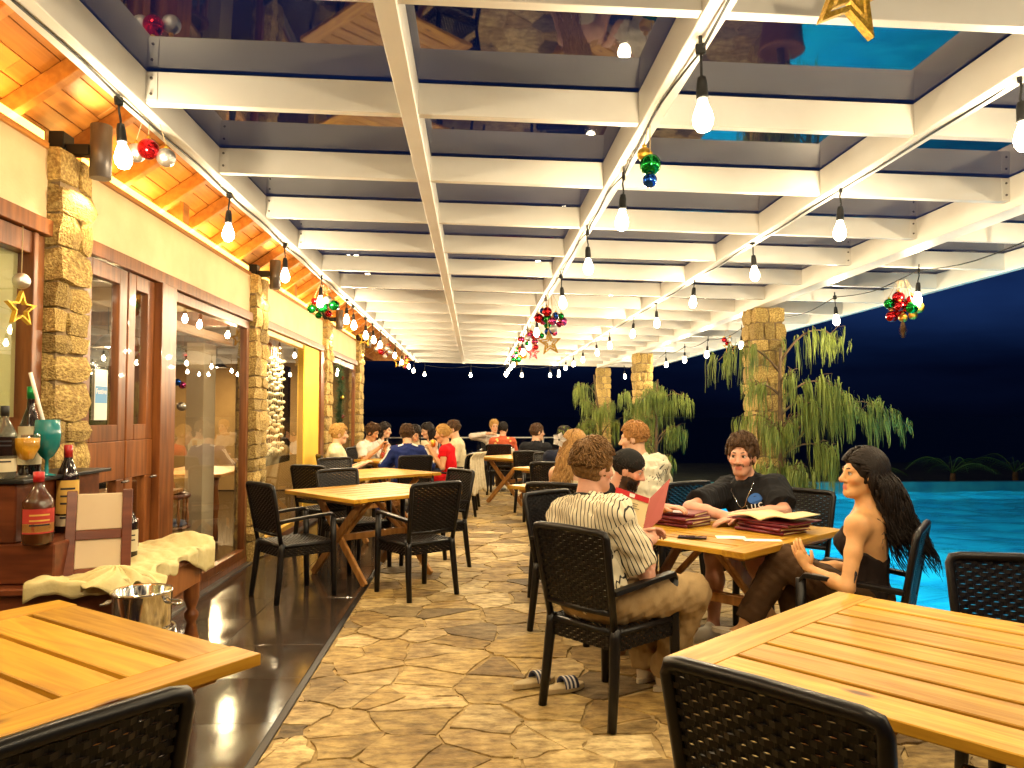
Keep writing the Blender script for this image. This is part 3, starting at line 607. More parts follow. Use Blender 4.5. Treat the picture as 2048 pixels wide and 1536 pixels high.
weeping_tree('weeping tree with drooping yellow-green strands growing round the column nearest the seated group', (3.02,7.38,0), [
 (1.85,-.62,.0,.12,170,.46),(1.62,-.42,-.05,.0,110,.46),(1.95,.66,.05,.20,160,.40),(1.55,.66,-.05,.05,200,.55),(1.42,.36,-.12,.05,120,.5),
 (1.22,-.2,-.16,.05,90,.45),(1.25,.05,-.2,.08,80,.42),(1.75,.10,-.12,.05,45,.4),(1.05,.95,-.1,.30,200,.48),(.95,1.35,.0,.33,230,.44),(1.0,.5,-.2,.0,170,.55),(.85,-.25,-.1,.0,120,.45),(.85,.12,-.25,.0,150,.5),(1.25,-.38,.1,.1,90,.45),(.7,.3,-.1,.0,150,.4)], 1.85, (.05,-.05), 3)
def auto(seed, n, R, z0, z1, ns, sl):
    rr = random.Random(seed); return [(rr.uniform(z0,z1), R*rr.uniform(-1,1), R*rr.uniform(-.8,.5), rr.uniform(-.05,.25), ns, sl) for _ in range(n)]
weeping_tree('weeping tree half hiding the middle stone column', (3.1,12.9,0), auto(5,15,.55,.6,1.9,110,.5), 1.8, (.1,0), 5)
weeping_tree('weeping tree left of the middle column with arching branches', (2.55,15.2,0), auto(9,14,.55,.6,2.0,110,.5), 2.0, (-.1,0), 9)
weeping_tree('slim weeping tree on the pool side of the far column', (3.5,16.4,0), auto(12,10,.45,.8,2.0,100,.5), 1.9, (.1,0), 12)
M('palm_leaf', (.09,.17,.03), (.05,.10,.02), rough=.5, scale=5)
def palm(label, loc, n, L, seed):
    rr = random.Random(seed); t = thing('palm_plant', label, 'plant', loc, 0, 'palms beyond the pool')
    MB().tube([(0,0,-.6),(.02,0,.1)],[.09,.06],8).build('trunk','bark',t,True)
    for i in range(n):
        az = 2*math.pi*i/n+rr.uniform(-.3,.3); f = MB(); d = Vector((math.cos(az),math.sin(az),0)); sd_ = Vector((-d.y,d.x,0)); rise = rr.uniform(.7,1.5); pts = []
        for u in np.linspace(0,1,12): pts.append(d*(L*u)+Vector((0,0,.1+L*rise*(u-.95*u*u))))
        f.tube(pts, list(np.linspace(.012,.003,12)), 5)
        for k in range(2,12):
            for s in (-1,1):
                for m in (0,.5):
                    p = pts[k-1].lerp(pts[k],m); l = L*.32*math.sin(math.pi*(k+m)/13)+.05; tip = p+sd_*s*l*.8+d*l*.5+Vector((0,0,-l*.35)); f.add([p-d*.01,p+d*.012,tip],[(0,1,2)])
        f.build('frond','palm_leaf',t)
for i, (x,y,z,n,L) in enumerate([(10.9,16.7,.0,7,1.0),(12.6,17.0,.0,7,1.15),(9.3,17.4,-.1,6,.85)]): palm(['low palm with bright fronds just beyond the pool rim','taller dim palm behind the pool rim','small dark palm deep in the garden beyond the pool'][i],(x,y,z),n,L,20+i)
# ================================================================== FURNITURE
def weave(w_, h_, nx, ny, fn, amp=.004, fill=.62, thick=.0025):
    """woven sheet: ny wavy strands over nx ribs; fn(u,v,off) places a point (u across, v along, off out of the sheet)"""
    b = MB(); sp = 4
    for j in range(ny):
        v0 = (j+.5-fill/2)/ny; v1 = (j+.5+fill/2)/ny; ph = j % 2; vs = []
        for i in range(nx*sp//2+1):
            u = i/(nx*sp//2); o = amp*math.cos(math.pi*(u*nx+ph)); vs += [fn(u,v0,o-thick), fn(u,v1,o-thick), fn(u,v1,o+thick), fn(u,v0,o+thick)]
        m = len(vs)//4; b.add(vs, [(4*i+k,4*i+(k+1)%4,4*i+4+(k+1)%4,4*i+4+k) for i in range(m-1) for k in range(4)])
    for i in range(nx):
        u = (i+.5)/nx; w2 = .18/nx; vs = []
        for v in np.linspace(0,1,4): vs += [fn(u-w2,v,-thick*.8), fn(u+w2,v,-thick*.8), fn(u+w2,v,thick*.8), fn(u-w2,v,thick*.8)]
        b.add(vs, [(4*k+q,4*k+(q+1)%4,4*k+4+(q+1)%4,4*k+4+q) for k in range(3) for q in range(4)])
    return b
def back_y(z): return -.205-.085*((z-.42)/.46)
def make_chair():
    t = thing('wicker_armchair', '', 'chair')
    def leg(p, name='leg'): 
        return MB().tube(p, [.025,.026,.024,.021][:len(p)], 8).build(name,'wicker',t,True)
    for s in (-1,1):
        leg([(s*.205,-.20,.45),(s*.205,-.205,.40),(s*.215,-.225,.2),(s*.222,-.25,0)]); leg([(s*.225,.22,.63),(s*.225,.222,.42),(s*.226,.228,.2),(s*.228,.232,0)])
        a = MB(); pts = [(s*.218,-.235,.615),(s*.232,-.10,.63),(s*.238,.08,.645),(s*.235,.20,.65),(s*.228,.225,.62)]
        for k in range(len(pts)-1): pass
        vs = []
        for (x,y,z) in pts: vs += [(x-.022,y,z-.012),(x+.022,y,z-.012),(x+.022,y,z+.012),(x-.022,y,z+.012)]
        m = len(pts); a.add(vs, [(4*i+k,4*i+(k+1)%4,4*i+4+(k+1)%4,4*i+4+k) for i in range(m-1) for k in range(4)]+[(3,2,1,0),(4*m-4,4*m-3,4*m-2,4*m-1)]); a.build('armrest','wicker',t,bevel=.005,seg=2)
    f = MB(); zt, z0 = .885, .44
    out = [(-.205,z0),(-.218,.65),(-.228,zt-.018),(-.220,zt+.002),(-.19,zt+.008),(0,zt+.012),(.19,zt+.008),(.220,zt+.002),(.228,zt-.018),(.218,.65),(.205,z0)]
    f.tube([(x,back_y(z)-.004*(1-abs(x)/.226),z) for x,z in out], .0175, 8); f.tube([(-.20,back_y(.52),.52),(0,back_y(.52)-.008,.515),(.20,back_y(.52),.52)],.016,8)
    bf = f.build('back_frame','wicker',t,True)
    def bfn(u,v,o): 
        z = .525+(zt-.53)*v; hw = .20+.018*v; x = (u-.5)*2*hw; return (x, back_y(z)-.012*(1-(x/hw)**2)+o, z)
    weave(.42,.36,16,24,bfn,fill=.94,amp=.0045).build('back_weave','wicker',bf)
    s_ = MB(); s_.tube([(-.21,-.2,.425),(.21,-.2,.425),(.225,.225,.425),(-.225,.225,.425),(-.21,-.2,.425)],.017,8)
    sf = s_.build('seat_frame','wicker',t,True)
    weave(.42,.42,20,24,lambda u,v,o:((u-.5)*(.41+.03*v), -.2+.425*v, .437-.012*math.sin(math.pi*u)*math.sin(math.pi*v)+o*.6),fill=.7).build('seat_weave','wicker',sf)
    for s in (-1,1):
        weave(.42,.07,20,5,lambda u,v,o:(s*(.213+.012*u)+o, -.2+.425*u, .345+.075*v),fill=.9).build('apron','wicker',sf)
    weave(.42,.07,18,5,lambda u,v,o:((u-.5)*.43, -.205+o, .345+.075*v),fill=.9).build('apron','wicker',sf); weave(.42,.07,18,5,lambda u,v,o:((u-.5)*.45, .228+o, .345+.075*v),fill=.9).build('apron','wicker',sf)
    return t
proto_chair = make_chair(); _first = [True]
def chair(x, y, face, label):
    rz = rad(face-90)
    if _first[0]:
        _first[0] = False; proto_chair.location = (x,y,0); proto_chair.rotation_euler = (0,0,rz); tag(proto_chair, label, 'chair', 'black wicker armchairs'); return proto_chair
    return dup(proto_chair, (x,y,0), rz, label, 'chair', 'black wicker armchairs')
# ---- teak tables: breadboard ends, slats with open gaps, X legs
T_ = 1.14
plank_m = {}
def make_table(nslat=7):
    t = thing('teak_table', '', 'table'); h = T_/2; eb = .13
    em = MB().box(-h,h,-eb/2,eb/2,-.034,0).mesh('end_board','teak',bevel=.004,seg=2)
    for s in (-1,1): put('end_board', em, t, (s*(h-eb/2),0,.75), (0,0,rad(90)))
    wd = (T_+.008)/nslat
    sm = MB().box(-(h-eb)-.0,(h-eb),-wd/2+.0105,wd/2-.0105,-.03,-.0008).mesh('slat','teak',bevel=.003)
    for i in range(nslat): put('slat', sm, t, (0,-h-.004+wd*(i+.5),.75), (0,0,rad(180) if i%2 else 0))
    MB().box(-(h-.06),-(h-.13),-h+.1,h-.1,.685,.716).box(h-.13,h-.06,-h+.1,h-.1,.685,.716).build('batten','teak_leg',t,bevel=.003)
    for s in (-1,1):
        x = s*.36
        for d in (-1,1):
            b = MB().bar((x+s*d*.012,-d*.36,.69),(x+s*d*.012,d*.40,.0),.028,.07,up=(0,1,0)); b.build('leg','teak_leg',t,bevel=.004)
    MB().box(-.348,.348,-.03,.03,.33,.385).build('stretcher','teak_leg',t,bevel=.004)
    for d in (-1,1): MB().bar((-.3*d,0,.37),(.02*d,.0,.70),.03,.045,up=(0,1,0)).build('brace','teak_leg',t,bevel=.003)
    return t
proto_table = make_table(); _ft = [True]
def table(x, y, ang, label):
    if _ft[0]:
        _ft[0] = False; proto_table.location = (x,y,0); proto_table.rotation_euler = (0,0,rad(ang)); tag(proto_table, label, 'table', 'slatted teak tables'); return proto_table
    return dup(proto_table, (x,y,0), rad(ang), label, 'table', 'slatted teak tables')
u_ = lambda a: (math.cos(rad(a)), math.sin(rad(a)))
# front right: corner (.53,2.12), back corner (1.42,2.88); slats run at -49 deg
table(1.34,2.06,-49.5,'empty teak slatted table with a woven chair tucked in, beside the pool chair')
table(-1.405,2.08,144,'empty teak slatted table in front of the bottle cart')
table(1.40,4.47,130,'teak table covered with maroon menus where the group sits')
table(-.92,6.9,42,'empty teak table with crossed legs standing half on tiles and half on flagstones')
table(-1.2,9.0,42,'empty teak table between the two sets of pushed-in chairs beyond the first empty table')
table(-1.05,11.6,42,'teak table with drinks where the far diners sit near the building')
table(1.12,7.25,40,'teak table in front of the person in the white printed shirt')
table(1.3,9.75,42,'teak table in front of the person in the green cap')
table(.75,12.35,42,'teak table with napkins and glasses beyond the person with the black shirt')
CH = [
 (.67,3.74,39.5,'black wicker armchair holding the person in the striped shirt'),
 (.70,5.0,-47,'black wicker armchair of the person reading the open menu'),
 (.74,6.06,64,'black wicker armchair behind the person with a flower in the hair'),
 (1.54,6.10,118,'black wicker armchair holding the person in the white printed shirt'),
 (2.10,5.06,220,'black wicker armchair of the person in the black T-shirt'),
 (1.91,3.69,143,'black wicker armchair of the person facing the table with bare shoulders'),
 (1.93,2.46,250,'empty black wicker armchair by the pool edge at the front table'),
 (.79,1.67,41,'black wicker armchair pushed against the front table beside the pool'),
 (-.93,1.52,142,'black wicker armchair pushed against the table by the bottle cart'),
 (-1.44,6.11,40,'empty black wicker armchair on the tiles with light falling on its seat'),
 (-.47,6.14,127,'empty black wicker armchair with its back to the walkway at the crossed-leg table'),
 (-1.13,7.20,-45,'empty black wicker armchair pushed in at the wall side of the crossed-leg table'),
 (-.38,7.18,213,'empty woven armchair on the walkway side of the crossed-leg table'),
 (-1.60,8.22,60,'empty black wicker armchair near the wall at the second empty table'),
 (-1.53,9.15,-48,'empty black wicker armchair pushed in at the far side of the second empty table'),
 (-.30,10.5,160,'black wicker armchair with a cream jacket over its back'),
 (-.90,10.05,118,'black wicker armchair of the person in the navy jacket'),
 (.48,13.68,80,'black wicker armchair of the person in the floral shirt'),
 (.88,11.2,70,'black wicker armchair of the person in the plain black shirt'),
 (.95,10.2,250,'empty black wicker armchair with a pale armrest behind the green cap table'),
 (.92,8.62,75,'black wicker armchair of the person in the green cap'),
 (-1.78,10.15,20,'black wicker armchair of the person in the cream shirt by the yellow panel'),
 (-1.72,12.25,-20,'black wicker armchair of the person looking at a phone'),
 (.40,14.95,-80,'black wicker armchair of the person in the pale blouse at the far table'),
 (-.2,11.6,175,'black wicker armchair of the person in the cream polo behind the red top'),
 (-1.0,12.85,-85,'black wicker armchair of the person in the loose pale shirt'),
 (-.62,13.0,200,'black wicker armchair of the person in the white strapless top'),
 (-1.72,13.1,-15,'black wicker armchair of the person with hand raised beyond the phone user'),
 (1.72,7.95,225,'empty woven armchair beyond the person in the white printed shirt'),
]
for c in CH: chair(*c)
# ================================================================== PEOPLE (bodies grown as one smooth surface from distance fields)
V = lambda *a: np.array(a if len(a) > 1 else a[0], dtype=float)
def nrm(v): return v/max(np.linalg.norm(v),1e-9)
class Field:
    def __init__(s, lo, hi, h):
        s.h = h; s.lo = V(lo)-2*h; n = np.ceil((V(hi)-s.lo)/h).astype(int)+3
        s.ax = [(s.lo[i]+h*np.arange(n[i])).astype(np.float32) for i in range(3)]; s.f = np.full(n, .08, np.float32)
    def sub(s, lo, hi, pad):
        sl = []
        for i in range(3):
            a = int(max(0, np.floor((lo[i]-pad-s.lo[i])/s.h))); b = int(min(s.f.shape[i], np.ceil((hi[i]+pad-s.lo[i])/s.h)+1))
            if b <= a: return None, None
            sl.append(slice(a, b))
        return tuple(sl), (s.ax[0][sl[0]][:,None,None], s.ax[1][sl[1]][None,:,None], s.ax[2][sl[2]][None,None,:])
    def mix(s, sl, d, k, cut=False):
        a = s.f[sl]
        if cut: d = -d; h = np.clip(k-np.abs(a-d),0,None)/max(k,1e-6); s.f[sl] = np.maximum(a,d)+h*h*k*.25
        else: h = np.clip(k-np.abs(a-d),0,None)/max(k,1e-6); s.f[sl] = np.minimum(a,d)-h*h*k*.25
    def cone(s, a, b, ra, rb, k=.02, cut=None, carve=False):
        a, b = V(a), V(b); R = max(ra, rb); sl, G = s.sub(np.minimum(a,b)-R, np.maximum(a,b)+R, .085)
        if sl is None: return
        ba = b-a; L2 = float(ba@ba)+1e-9; px, py, pz = G[0]-a[0], G[1]-a[1], G[2]-a[2]
        t = np.clip((px*ba[0]+py*ba[1]+pz*ba[2])/L2, 0, 1); d = np.sqrt((px-t*ba[0])**2+(py-t*ba[1])**2+(pz-t*ba[2])**2)-(ra+(rb-ra)*t)
        if cut is not None:
            for c, n in cut: d = np.maximum(d, (G[0]-c[0])*n[0]+(G[1]-c[1])*n[1]+(G[2]-c[2])*n[2])
        s.mix(sl, d.astype(np.float32), k, carve)
    def ell(s, c, r, R=None, k=.03, cut=None, carve=False):
        c, r = V(c), V(r); m = r.max(); sl, G = s.sub(c-m, c+m, .085)
        if sl is None: return
        q = [G[i]-c[i] for i in range(3)]
        if R is not None: q = [q[0]*R[0,i]+q[1]*R[1,i]+q[2]*R[2,i] for i in range(3)]
        k0 = np.sqrt((q[0]/r[0])**2+(q[1]/r[1])**2+(q[2]/r[2])**2); k1 = np.sqrt((q[0]/r[0]**2)**2+(q[1]/r[1]**2)**2+(q[2]/r[2]**2)**2)
        d = k0*(k0-1)/np.maximum(k1,1e-6)
        if cut is not None:
            for cc, n in cut: d = np.maximum(d, (G[0]-cc[0])*n[0]+(G[1]-cc[1])*n[1]+(G[2]-cc[2])*n[2])
        s.mix(sl, d.astype(np.float32), k, carve)
    def noise(s, amp, fr, seed=0):
        rr = np.random.default_rng(seed); acc = 0
        for i in range(5):
            kx = rr.normal(0,fr,3)*(1.5**(i%3)); ph = rr.uniform(0,6.28); acc = acc+np.sin(s.ax[0][:,None,None]*kx[0]+s.ax[1][None,:,None]*kx[1]+s.ax[2][None,None,:]*kx[2]+ph)
        s.f += (amp*acc/2.2).astype(np.float32)
    def mesh(s):
        f = s.f; f[0]=f[-1]=.08; f[:,0]=f[:,-1]=.08; f[:,:,0]=f[:,:,-1]=.08
        ins = f < 0; nx, ny, nz = f.shape
        cnt = np.zeros((nx-1,ny-1,nz-1), np.int8)
        for i in (0,1):
            for j in (0,1):
                for k in (0,1): cnt += ins[i:nx-1+i, j:ny-1+j, k:nz-1+k]
        C = np.argwhere((cnt > 0) & (cnt < 8)); N = len(C)
        if N == 0: return np.zeros((0,3)), np.zeros((0,4),int)
        idx = np.full(cnt.shape, -1, np.int64); idx[C[:,0],C[:,1],C[:,2]] = np.arange(N)
        acc = np.zeros((N,3)); num = np.zeros(N); corners = [(i,j,k) for i in (0,1) for j in (0,1) for k in (0,1)]
        val = {c: f[C[:,0]+c[0],C[:,1]+c[1],C[:,2]+c[2]] for c in corners}
        for c in corners:
            for ax in range(3):
                if c[ax] == 0:
                    d = list(c); d[ax] = 1; d = tuple(d); va, vb = val[c], val[d]; m = (va < 0) != (vb < 0)
                    t = np.where(m, va/np.where(va==vb,1,va-vb), 0); p = np.tile(V(c),(N,1)); p[:,ax] += t; acc[m] += p[m]; num[m] += 1
        P = s.lo+(C+acc/num[:,None])*s.h; F = []
        for ax in range(3):
            a1, a2 = (ax+1)%3, (ax+2)%3
            sl0 = [slice(None)]*3; sl1 = [slice(None)]*3; sl0[ax] = slice(0,-1); sl1[ax] = slice(1,None)
            A, B = ins[tuple(sl0)], ins[tuple(sl1)]; E = np.argwhere(A != B); fl = A[E[:,0],E[:,1],E[:,2]]
            ok = (E[:,a1] > 0) & (E[:,a2] > 0) & (E[:,a1] < f.shape[a1]-1) & (E[:,a2] < f.shape[a2]-1); E = E[ok]; fl = fl[ok]
            def g(d1, d2):
                q = E.copy(); q[:,a1] += d1; q[:,a2] += d2; return idx[q[:,0],q[:,1],q[:,2]]
            q = np.stack([g(-1,-1), g(0,-1), g(0,0), g(-1,0)], 1); q[~fl] = q[~fl][:,::-1]; F.append(q)
        return P, np.concatenate(F)
def rot(ax, deg):
    a = rad(deg); c, s = math.cos(a), math.sin(a)
    return {'x':V([[1,0,0],[0,c,-s],[0,s,c]]),'y':V([[c,0,s],[0,1,0],[-s,0,c]]),'z':V([[c,-s,0],[s,c,0],[0,0,1]])}[ax]
def np_mesh(name, P, F, mat, parent, col=None, attr=None, extra=None):
    P = np.asarray(P); vs = P.tolist(); fs = F.tolist() if len(F) else []
    if extra is not None and extra.v: o = len(vs); vs += extra.v; fs += [tuple(i+o for i in f) for f in extra.f]
    me = bpy.data.meshes.new(name); me.from_pydata(vs, [], fs); me.shade_smooth()
    n0 = len(P)
    if col is not None:
        a = me.color_attributes.new('Col','FLOAT_COLOR','POINT'); full = np.ones((len(vs),4), np.float32); full[:n0,:3] = col; full[n0:,:3] = col.mean(0) if not hasattr(parent,'_x') else 1
        if extra is not None and 'skincol' in EXTRA: full[n0:,:3] = EXTRA['skincol']
        a.data.foreach_set('color', full.ravel())
    if attr is not None:
        for nm, vals in attr.items():
            a = me.attributes.new(nm,'FLOAT','POINT'); full = np.zeros(len(vs), np.float32); full[:n0] = vals; a.data.foreach_set('value', full)
    me.materials.append(MATS[mat] if isinstance(mat,str) else mat)
    return put(name, me, parent)
EXTRA = {}
M('skin', (.5,.5,.5), var=(1,1,1), rough=.5, sub=.12, vcol='Col', scale=18, spec=.4, ramp=(.2,.8))
M('eye', (.5,.5,.5), rough=.15, vcol='Col')
def cloth(name, c, c2=None, rough=.85, scale=30, bump=.12): return M(name, c, c2 or tuple(x*.9 for x in c), rough=rough, scale=scale, bump=bump, bscale=90, spec=.2)
def hairM(name, c, c2): return M(name, c, c2, rough=.55, scale=40, stretch=(3,3,.5), spec=.22, ramp=(.3,.7))
def stripes(name, base, line, per=.0195, wd=.22):
    m = M(name, base, rough=.85); n = m.node_tree.nodes; L = m.node_tree.links; b = n['Principled BSDF']
    at = n.new('ShaderNodeAttribute'); at.attribute_name = 'su'; ml = n.new('ShaderNodeMath'); ml.operation = 'MULTIPLY'; ml.inputs[1].default_value = 1/per; L.new(at.outputs['Fac'], ml.inputs[0])
    fr = n.new('ShaderNodeMath'); fr.operation = 'FRACT'; L.new(ml.outputs[0], fr.inputs[0]); lt = n.new('ShaderNodeMath'); lt.operation = 'LESS_THAN'; lt.inputs[1].default_value = wd; L.new(fr.outputs[0], lt.inputs[0])
    mx = n.new('ShaderNodeMix'); mx.data_type = 'RGBA'; mx.inputs[6].default_value = lin(base); mx.inputs[7].default_value = lin(line); L.new(lt.outputs[0], mx.inputs[0]); L.new(mx.outputs[2], b.inputs['Base Color']); return m
def hand(b, W, d, n, side, curl=.5, spread=.12, grip=0):
    """five jointed fingers on a palm whose back faces n; d points from wrist to knuckles; side=+1 puts the thumb towards d x n"""
    W, d = V(W), nrm(V(d)); n = nrm(V(n)-d*(V(n)@d)); s = np.cross(d, n)*side; tip = []
    for i, (o, L) in enumerate([(.030,.070),(.010,.078),(-.010,.074),(-.029,.058)]):
        p = W+d*.082+s*o; dd = nrm(d+s*o*spread*10); pts = [W+d*.055+s*o*.9, p]; ang = curl*.5
        for j, fr in enumerate((.45,.32,.23)):
            dd2 = nrm(dd*math.cos(ang)-n*math.sin(ang)); p = p+dd2*L*fr*1.05; pts.append(p); ang += curl*.7
        b.tube(pts, [.0098,.0102,.0092,.0084,.0060], 7)
    p = W+d*.022+s*.030; dd = nrm(d*.75+s*.75-n*.25*(1+grip)); pts = [W+d*.012+s*.012, p, p+dd*.034]; dd = nrm(d*1.0+s*.2-n*(.3+grip)); pts.append(pts[-1]+dd*.03); b.tube(pts, [.014,.0125,.0105,.007], 7)
    return s
def person(label, x, y, face, lean=(6,0), head=(0,0,0), arms=None, legs=None, skin=(.55,.30,.17), hair=None, top=None, bottom=None, res=.0075, fem=False, sc=1.0, seat=.455, beard=None, shoes=(.75,.72,.65), brow=None, lipc=None, gaze=(0,0), headoff=(0,0,0), neckl=.05, tiltshoulder=0):
    """seated figure; local frame x right, y forward, z up, origin on the floor under the hips"""
    t = thing('person', label, 'person', (x,y,0), rad(face-90)); t.scale = (sc,sc,sc)
    P = V(0,0,seat+.085); RL = rot('x',-lean[0])@rot('y',lean[1]); J = lambda a,b,c: P+RL@V(a,b,c)
    N = J(0,0,.46); sw = .142 if fem else .168; SH = {'L':J(-sw,0,.398+tiltshoulder),'R':J(sw,0,.398-tiltshoulder)}
    RH = rot('z',head[0])@rot('x',head[1])@rot('y',head[2])          # yaw +left, pitch + up, roll
    RB = rot('x',-lean[0]*.4)
    RHd = RB@RH
    neck = RL@V(0,.012,.075)+V(headoff)*.6; Hc = N+neck+V(0,0,.012)+RHd@V(0,.022,.085)+V(headoff)*.4
    HD = lambda a,b,c: Hc+RHd@V(a,b,c)
    arms = arms or {}; legs = legs or {}
    A = {}
    for s, sg in (('L',-1),('R',1)):
        e, wv, *r = arms.get(s, ((sg*.24,.10,.66),(sg*.12,.36,.775))); hd = r[0] if r else None; hn = r[1] if len(r) > 1 else (0,0,1); A[s] = (V(e),V(wv),V(hd) if hd is not None else nrm(V(wv)-V(e)),V(hn), r[2] if len(r) > 2 else .5)
    G = {}
    for s, sg in (('L',-1),('R',1)):
        G[s] = tuple(V(q) for q in legs.get(s, ((sg*.11,.43,.51),(sg*.11,.42,.085),(sg*.12,.55,.02))))
    HP = {'L':P+V(-.09,.02,-.01),'R':P+V(.09,.02,-.01)}
    allp = np.array([P,N,Hc+V(0,0,.14),Hc-V(.14,.14,.14),Hc+V(.14,.14,.1),SH['L'],SH['R']]+[q for s in 'LR' for q in A[s][:2]]+[A[s][1]+A[s][2]*.1 for s in 'LR']+[q for s in 'LR' for q in G[s]])
    lo, hi = allp.min(0)-.17, allp.max(0)+.17; lo[2] = max(lo[2],-.01)
    f = 1.0 if not fem else .88
    # ---------- skin
    b = Field(lo,hi,res)
    b.ell(P,(.155*f+.01,.105,.11),RL); b.ell(J(0,.005,.17),(.132*f,.095,.14),RL,.05); b.ell(J(0,.01,.31),(.152*f,.105,.15),RL,.05)
    if fem: b.ell(J(-.07,.095,.29),(.05,.04,.052),RL,.03); b.ell(J(.07,.095,.29),(.05,.04,.052),RL,.03)
    b.cone(SH['L'],SH['R'],.048,.048,.06); b.cone(J(0,-.01,.40),SH['L'],.062,.045,.05); b.cone(J(0,-.01,.40),SH['R'],.062,.045,.05); b.cone(J(0,-.01,.42),N+neck*.5,.066*f,.054*f,.05); b.cone(N+neck*.2,HD(0,-.028,-.055),.054*f,.052*f,.03)
    for s, sg in (('L',-1),('R',1)):
        e, wv, hd, hn, _ = A[s]; sh = SH[s]; b.ell(sh,(.05*f,.05*f,.05*f),None,.04); mid = sh*.55+e*.45
        b.cone(sh,mid,.05*f,.045*f,.03); b.cone(mid,e,.045*f,.037*f,.02); m2 = e*.65+wv*.35; b.cone(e,m2,.038*f,.04*f,.02); b.cone(m2,wv,.039*f,.025*f,.02)
        d = nrm(hd); n = nrm(hn-d*(hn@d)); sd_ = np.cross(d,n); Rm = np.stack([sd_,d,n],1); b.ell(wv+d*.05,(.040,.055,.0165),Rm,.02); b.cone(wv,wv+d*.03,.024,.022,.015)
        k, a, to = G[s]; b.cone(HP[s],k,.082,.056,.04); b.cone(k,k*.65+a*.35+V(0,-.02,0),.053,.056,.03); b.cone(k*.65+a*.35+V(0,-.02,0),a,.054,.034,.03); b.cone(a,a+V(0,0,-.03),.036,.036,.02); b.cone(a+V(0,0,-.04),to,.036,.03,.03)
    # head
    g = .95 if fem else 1
    b.ell(HD(0,-.012,.028),(.074*g,.094,.088),RHd,.02); b.ell(HD(0,.028,-.035),(.052*g,.062,.082),RHd,.035); b.cone(HD(-.014,.068,-.094),HD(.014,.068,-.094),.018,.018,.025)
    b.cone(HD(-.040*g,.008,-.062),HD(-.016,.06,-.094),.014,.014,.03); b.cone(HD(.040*g,.008,-.062),HD(.016,.06,-.094),.014,.014,.03)
    b.cone(HD(-.034,.074,.026),HD(.034,.074,.026),.0125,.0125,.02); b.ell(HD(-.04,.058,-.022),(.022,.02,.02),None,.025); b.ell(HD(.04,.058,-.022),(.022,.02,.02),None,.025)
    for s in (-1,1): b.ell(HD(s*.031,.098,.006),(.017,.016,.0125),RHd,.012,carve=True)
    b.cone(HD(0,.086,.016),HD(0,.108,-.024),.0085,.0125,.012); b.ell(HD(0,.107,-.029),(.0135,.012,.0105),None,.01)
    for s in (-1,1): b.ell(HD(s*.0135,.095,-.033),(.009,.011,.008),None,.008)
    b.cone(HD(-.017,.085,-.057),HD(.017,.085,-.057),.0075,.0075,.008); b.cone(HD(-.013,.085,-.069),HD(.013,.085,-.069),.0080,.0080,.008)
    for s in (-1,1): b.ell(HD(s*.077*g,-.006,-.006),(.011,.021,.033),RHd@rot('z',s*-18),.008)
    Pm, Fm = b.mesh()
    q = (Pm-Hc)@RHd; col = np.tile(V(skin),(len(Pm),1))
    lc = V(lipc or (skin[0]*.95,skin[1]*.55,skin[2]*.55)); m = (np.abs(q[:,0])<.020)&(q[:,1]>.078)&(q[:,2]<-.0515)&(q[:,2]>-.0755); col[m] = lc
    m = (np.abs(q[:,0])>.025)&(np.abs(q[:,0])<.06)&(q[:,1]>.04)&(np.abs(q[:,2]+.025)<.022); col[m] = col[m]*V(1.05,.9,.88)
    if beard:
        bc, kind = V(beard[0]), beard[1]
        near = (np.linalg.norm(q,axis=1) < .16)
        if kind == 'full': m = near&(q[:,1]>-.02)&(q[:,2]<-.038-.35*np.clip(.07-q[:,1],0,.05)*-1)&(q[:,2]<-.032)&~((np.abs(q[:,0])<.02)&(q[:,2]>-.074)&(q[:,2]<-.05)&(q[:,1]>.08)); w_ = .92
        else: m = near&(q[:,1]>.0)&(q[:,2]<-.05)&(q[:,2]>-.12); w_ = .30
        col[m] = col[m]*(1-w_)+bc*w_
        m = near&(np.abs(q[:,0])<.032)&(q[:,1]>.076)&(q[:,2]<-.037)&(q[:,2]>-.052); col[m] = col[m]*.25+bc*.75
    fin = MB()
    for s, sg in (('L',-1),('R',1)):
        e, wv, hd, hn, cu = A[s]; hand(fin, wv, hd, hn, -sg, cu)
    EXTRA['skincol'] = skin
    body = np_mesh('body', Pm, Fm, 'skin', t, col, extra=fin)
    # eyes and brows
    hc = brow or (.05,.03,.02)
    for s in (-1,1):
        eb = MB().ball((0,0,0),.0122,12,8); me = eb.mesh('eye','eye',True); co = np.array([v.co[:] for v in me.vertices]); gd = RHd@nrm(V(gaze[0],1,gaze[1])); cs = co@gd/.0122
        cl = np.where(cs[:,None]>.86,V(.01,.008,.006),np.where(cs[:,None]>.70,V(.07,.035,.015),V(.72,.68,.62))); a = me.color_attributes.new('Col','FLOAT_COLOR','POINT'); a.data.foreach_set('color',np.concatenate([cl,np.ones((len(co),1))],1).astype(np.float32).ravel())
        put('eye',me,body,HD(s*.031*g,.0765,.008))
        lid = MB().tube([HD(s*(.031+dx)*g,.0765+dy,.008+dz) for dx,dy,dz in ((-.014,.006,.003),(-.007,.0105,.0072),(.002,.011,.0082),(.010,.0075,.006),(.016,.002,.0015))],[.0012,.0020,.0022,.0018,.001],5); lid.build('eyelid',brow_mat(hc),body,True)
        MB().tube([HD(s*.015,.0925,.0315),HD(s*.03,.0885,.0355),HD(s*.047,.073,.029)],[.0024,.0036,.0016],5).build('eyebrow',brow_mat(hc),body,True)
    ctx = dict(t=t,body=body,HD=HD,RHd=RHd,Hc=Hc,P=P,N=N,J=J,RL=RL,SH=SH,A=A,G=G,HP=HP,res=res,fem=fem,lo=lo,hi=hi,f=f,neck=neck,g=g)
    if top: make_top(ctx, **top)
    if bottom: make_bottom(ctx, **bottom)
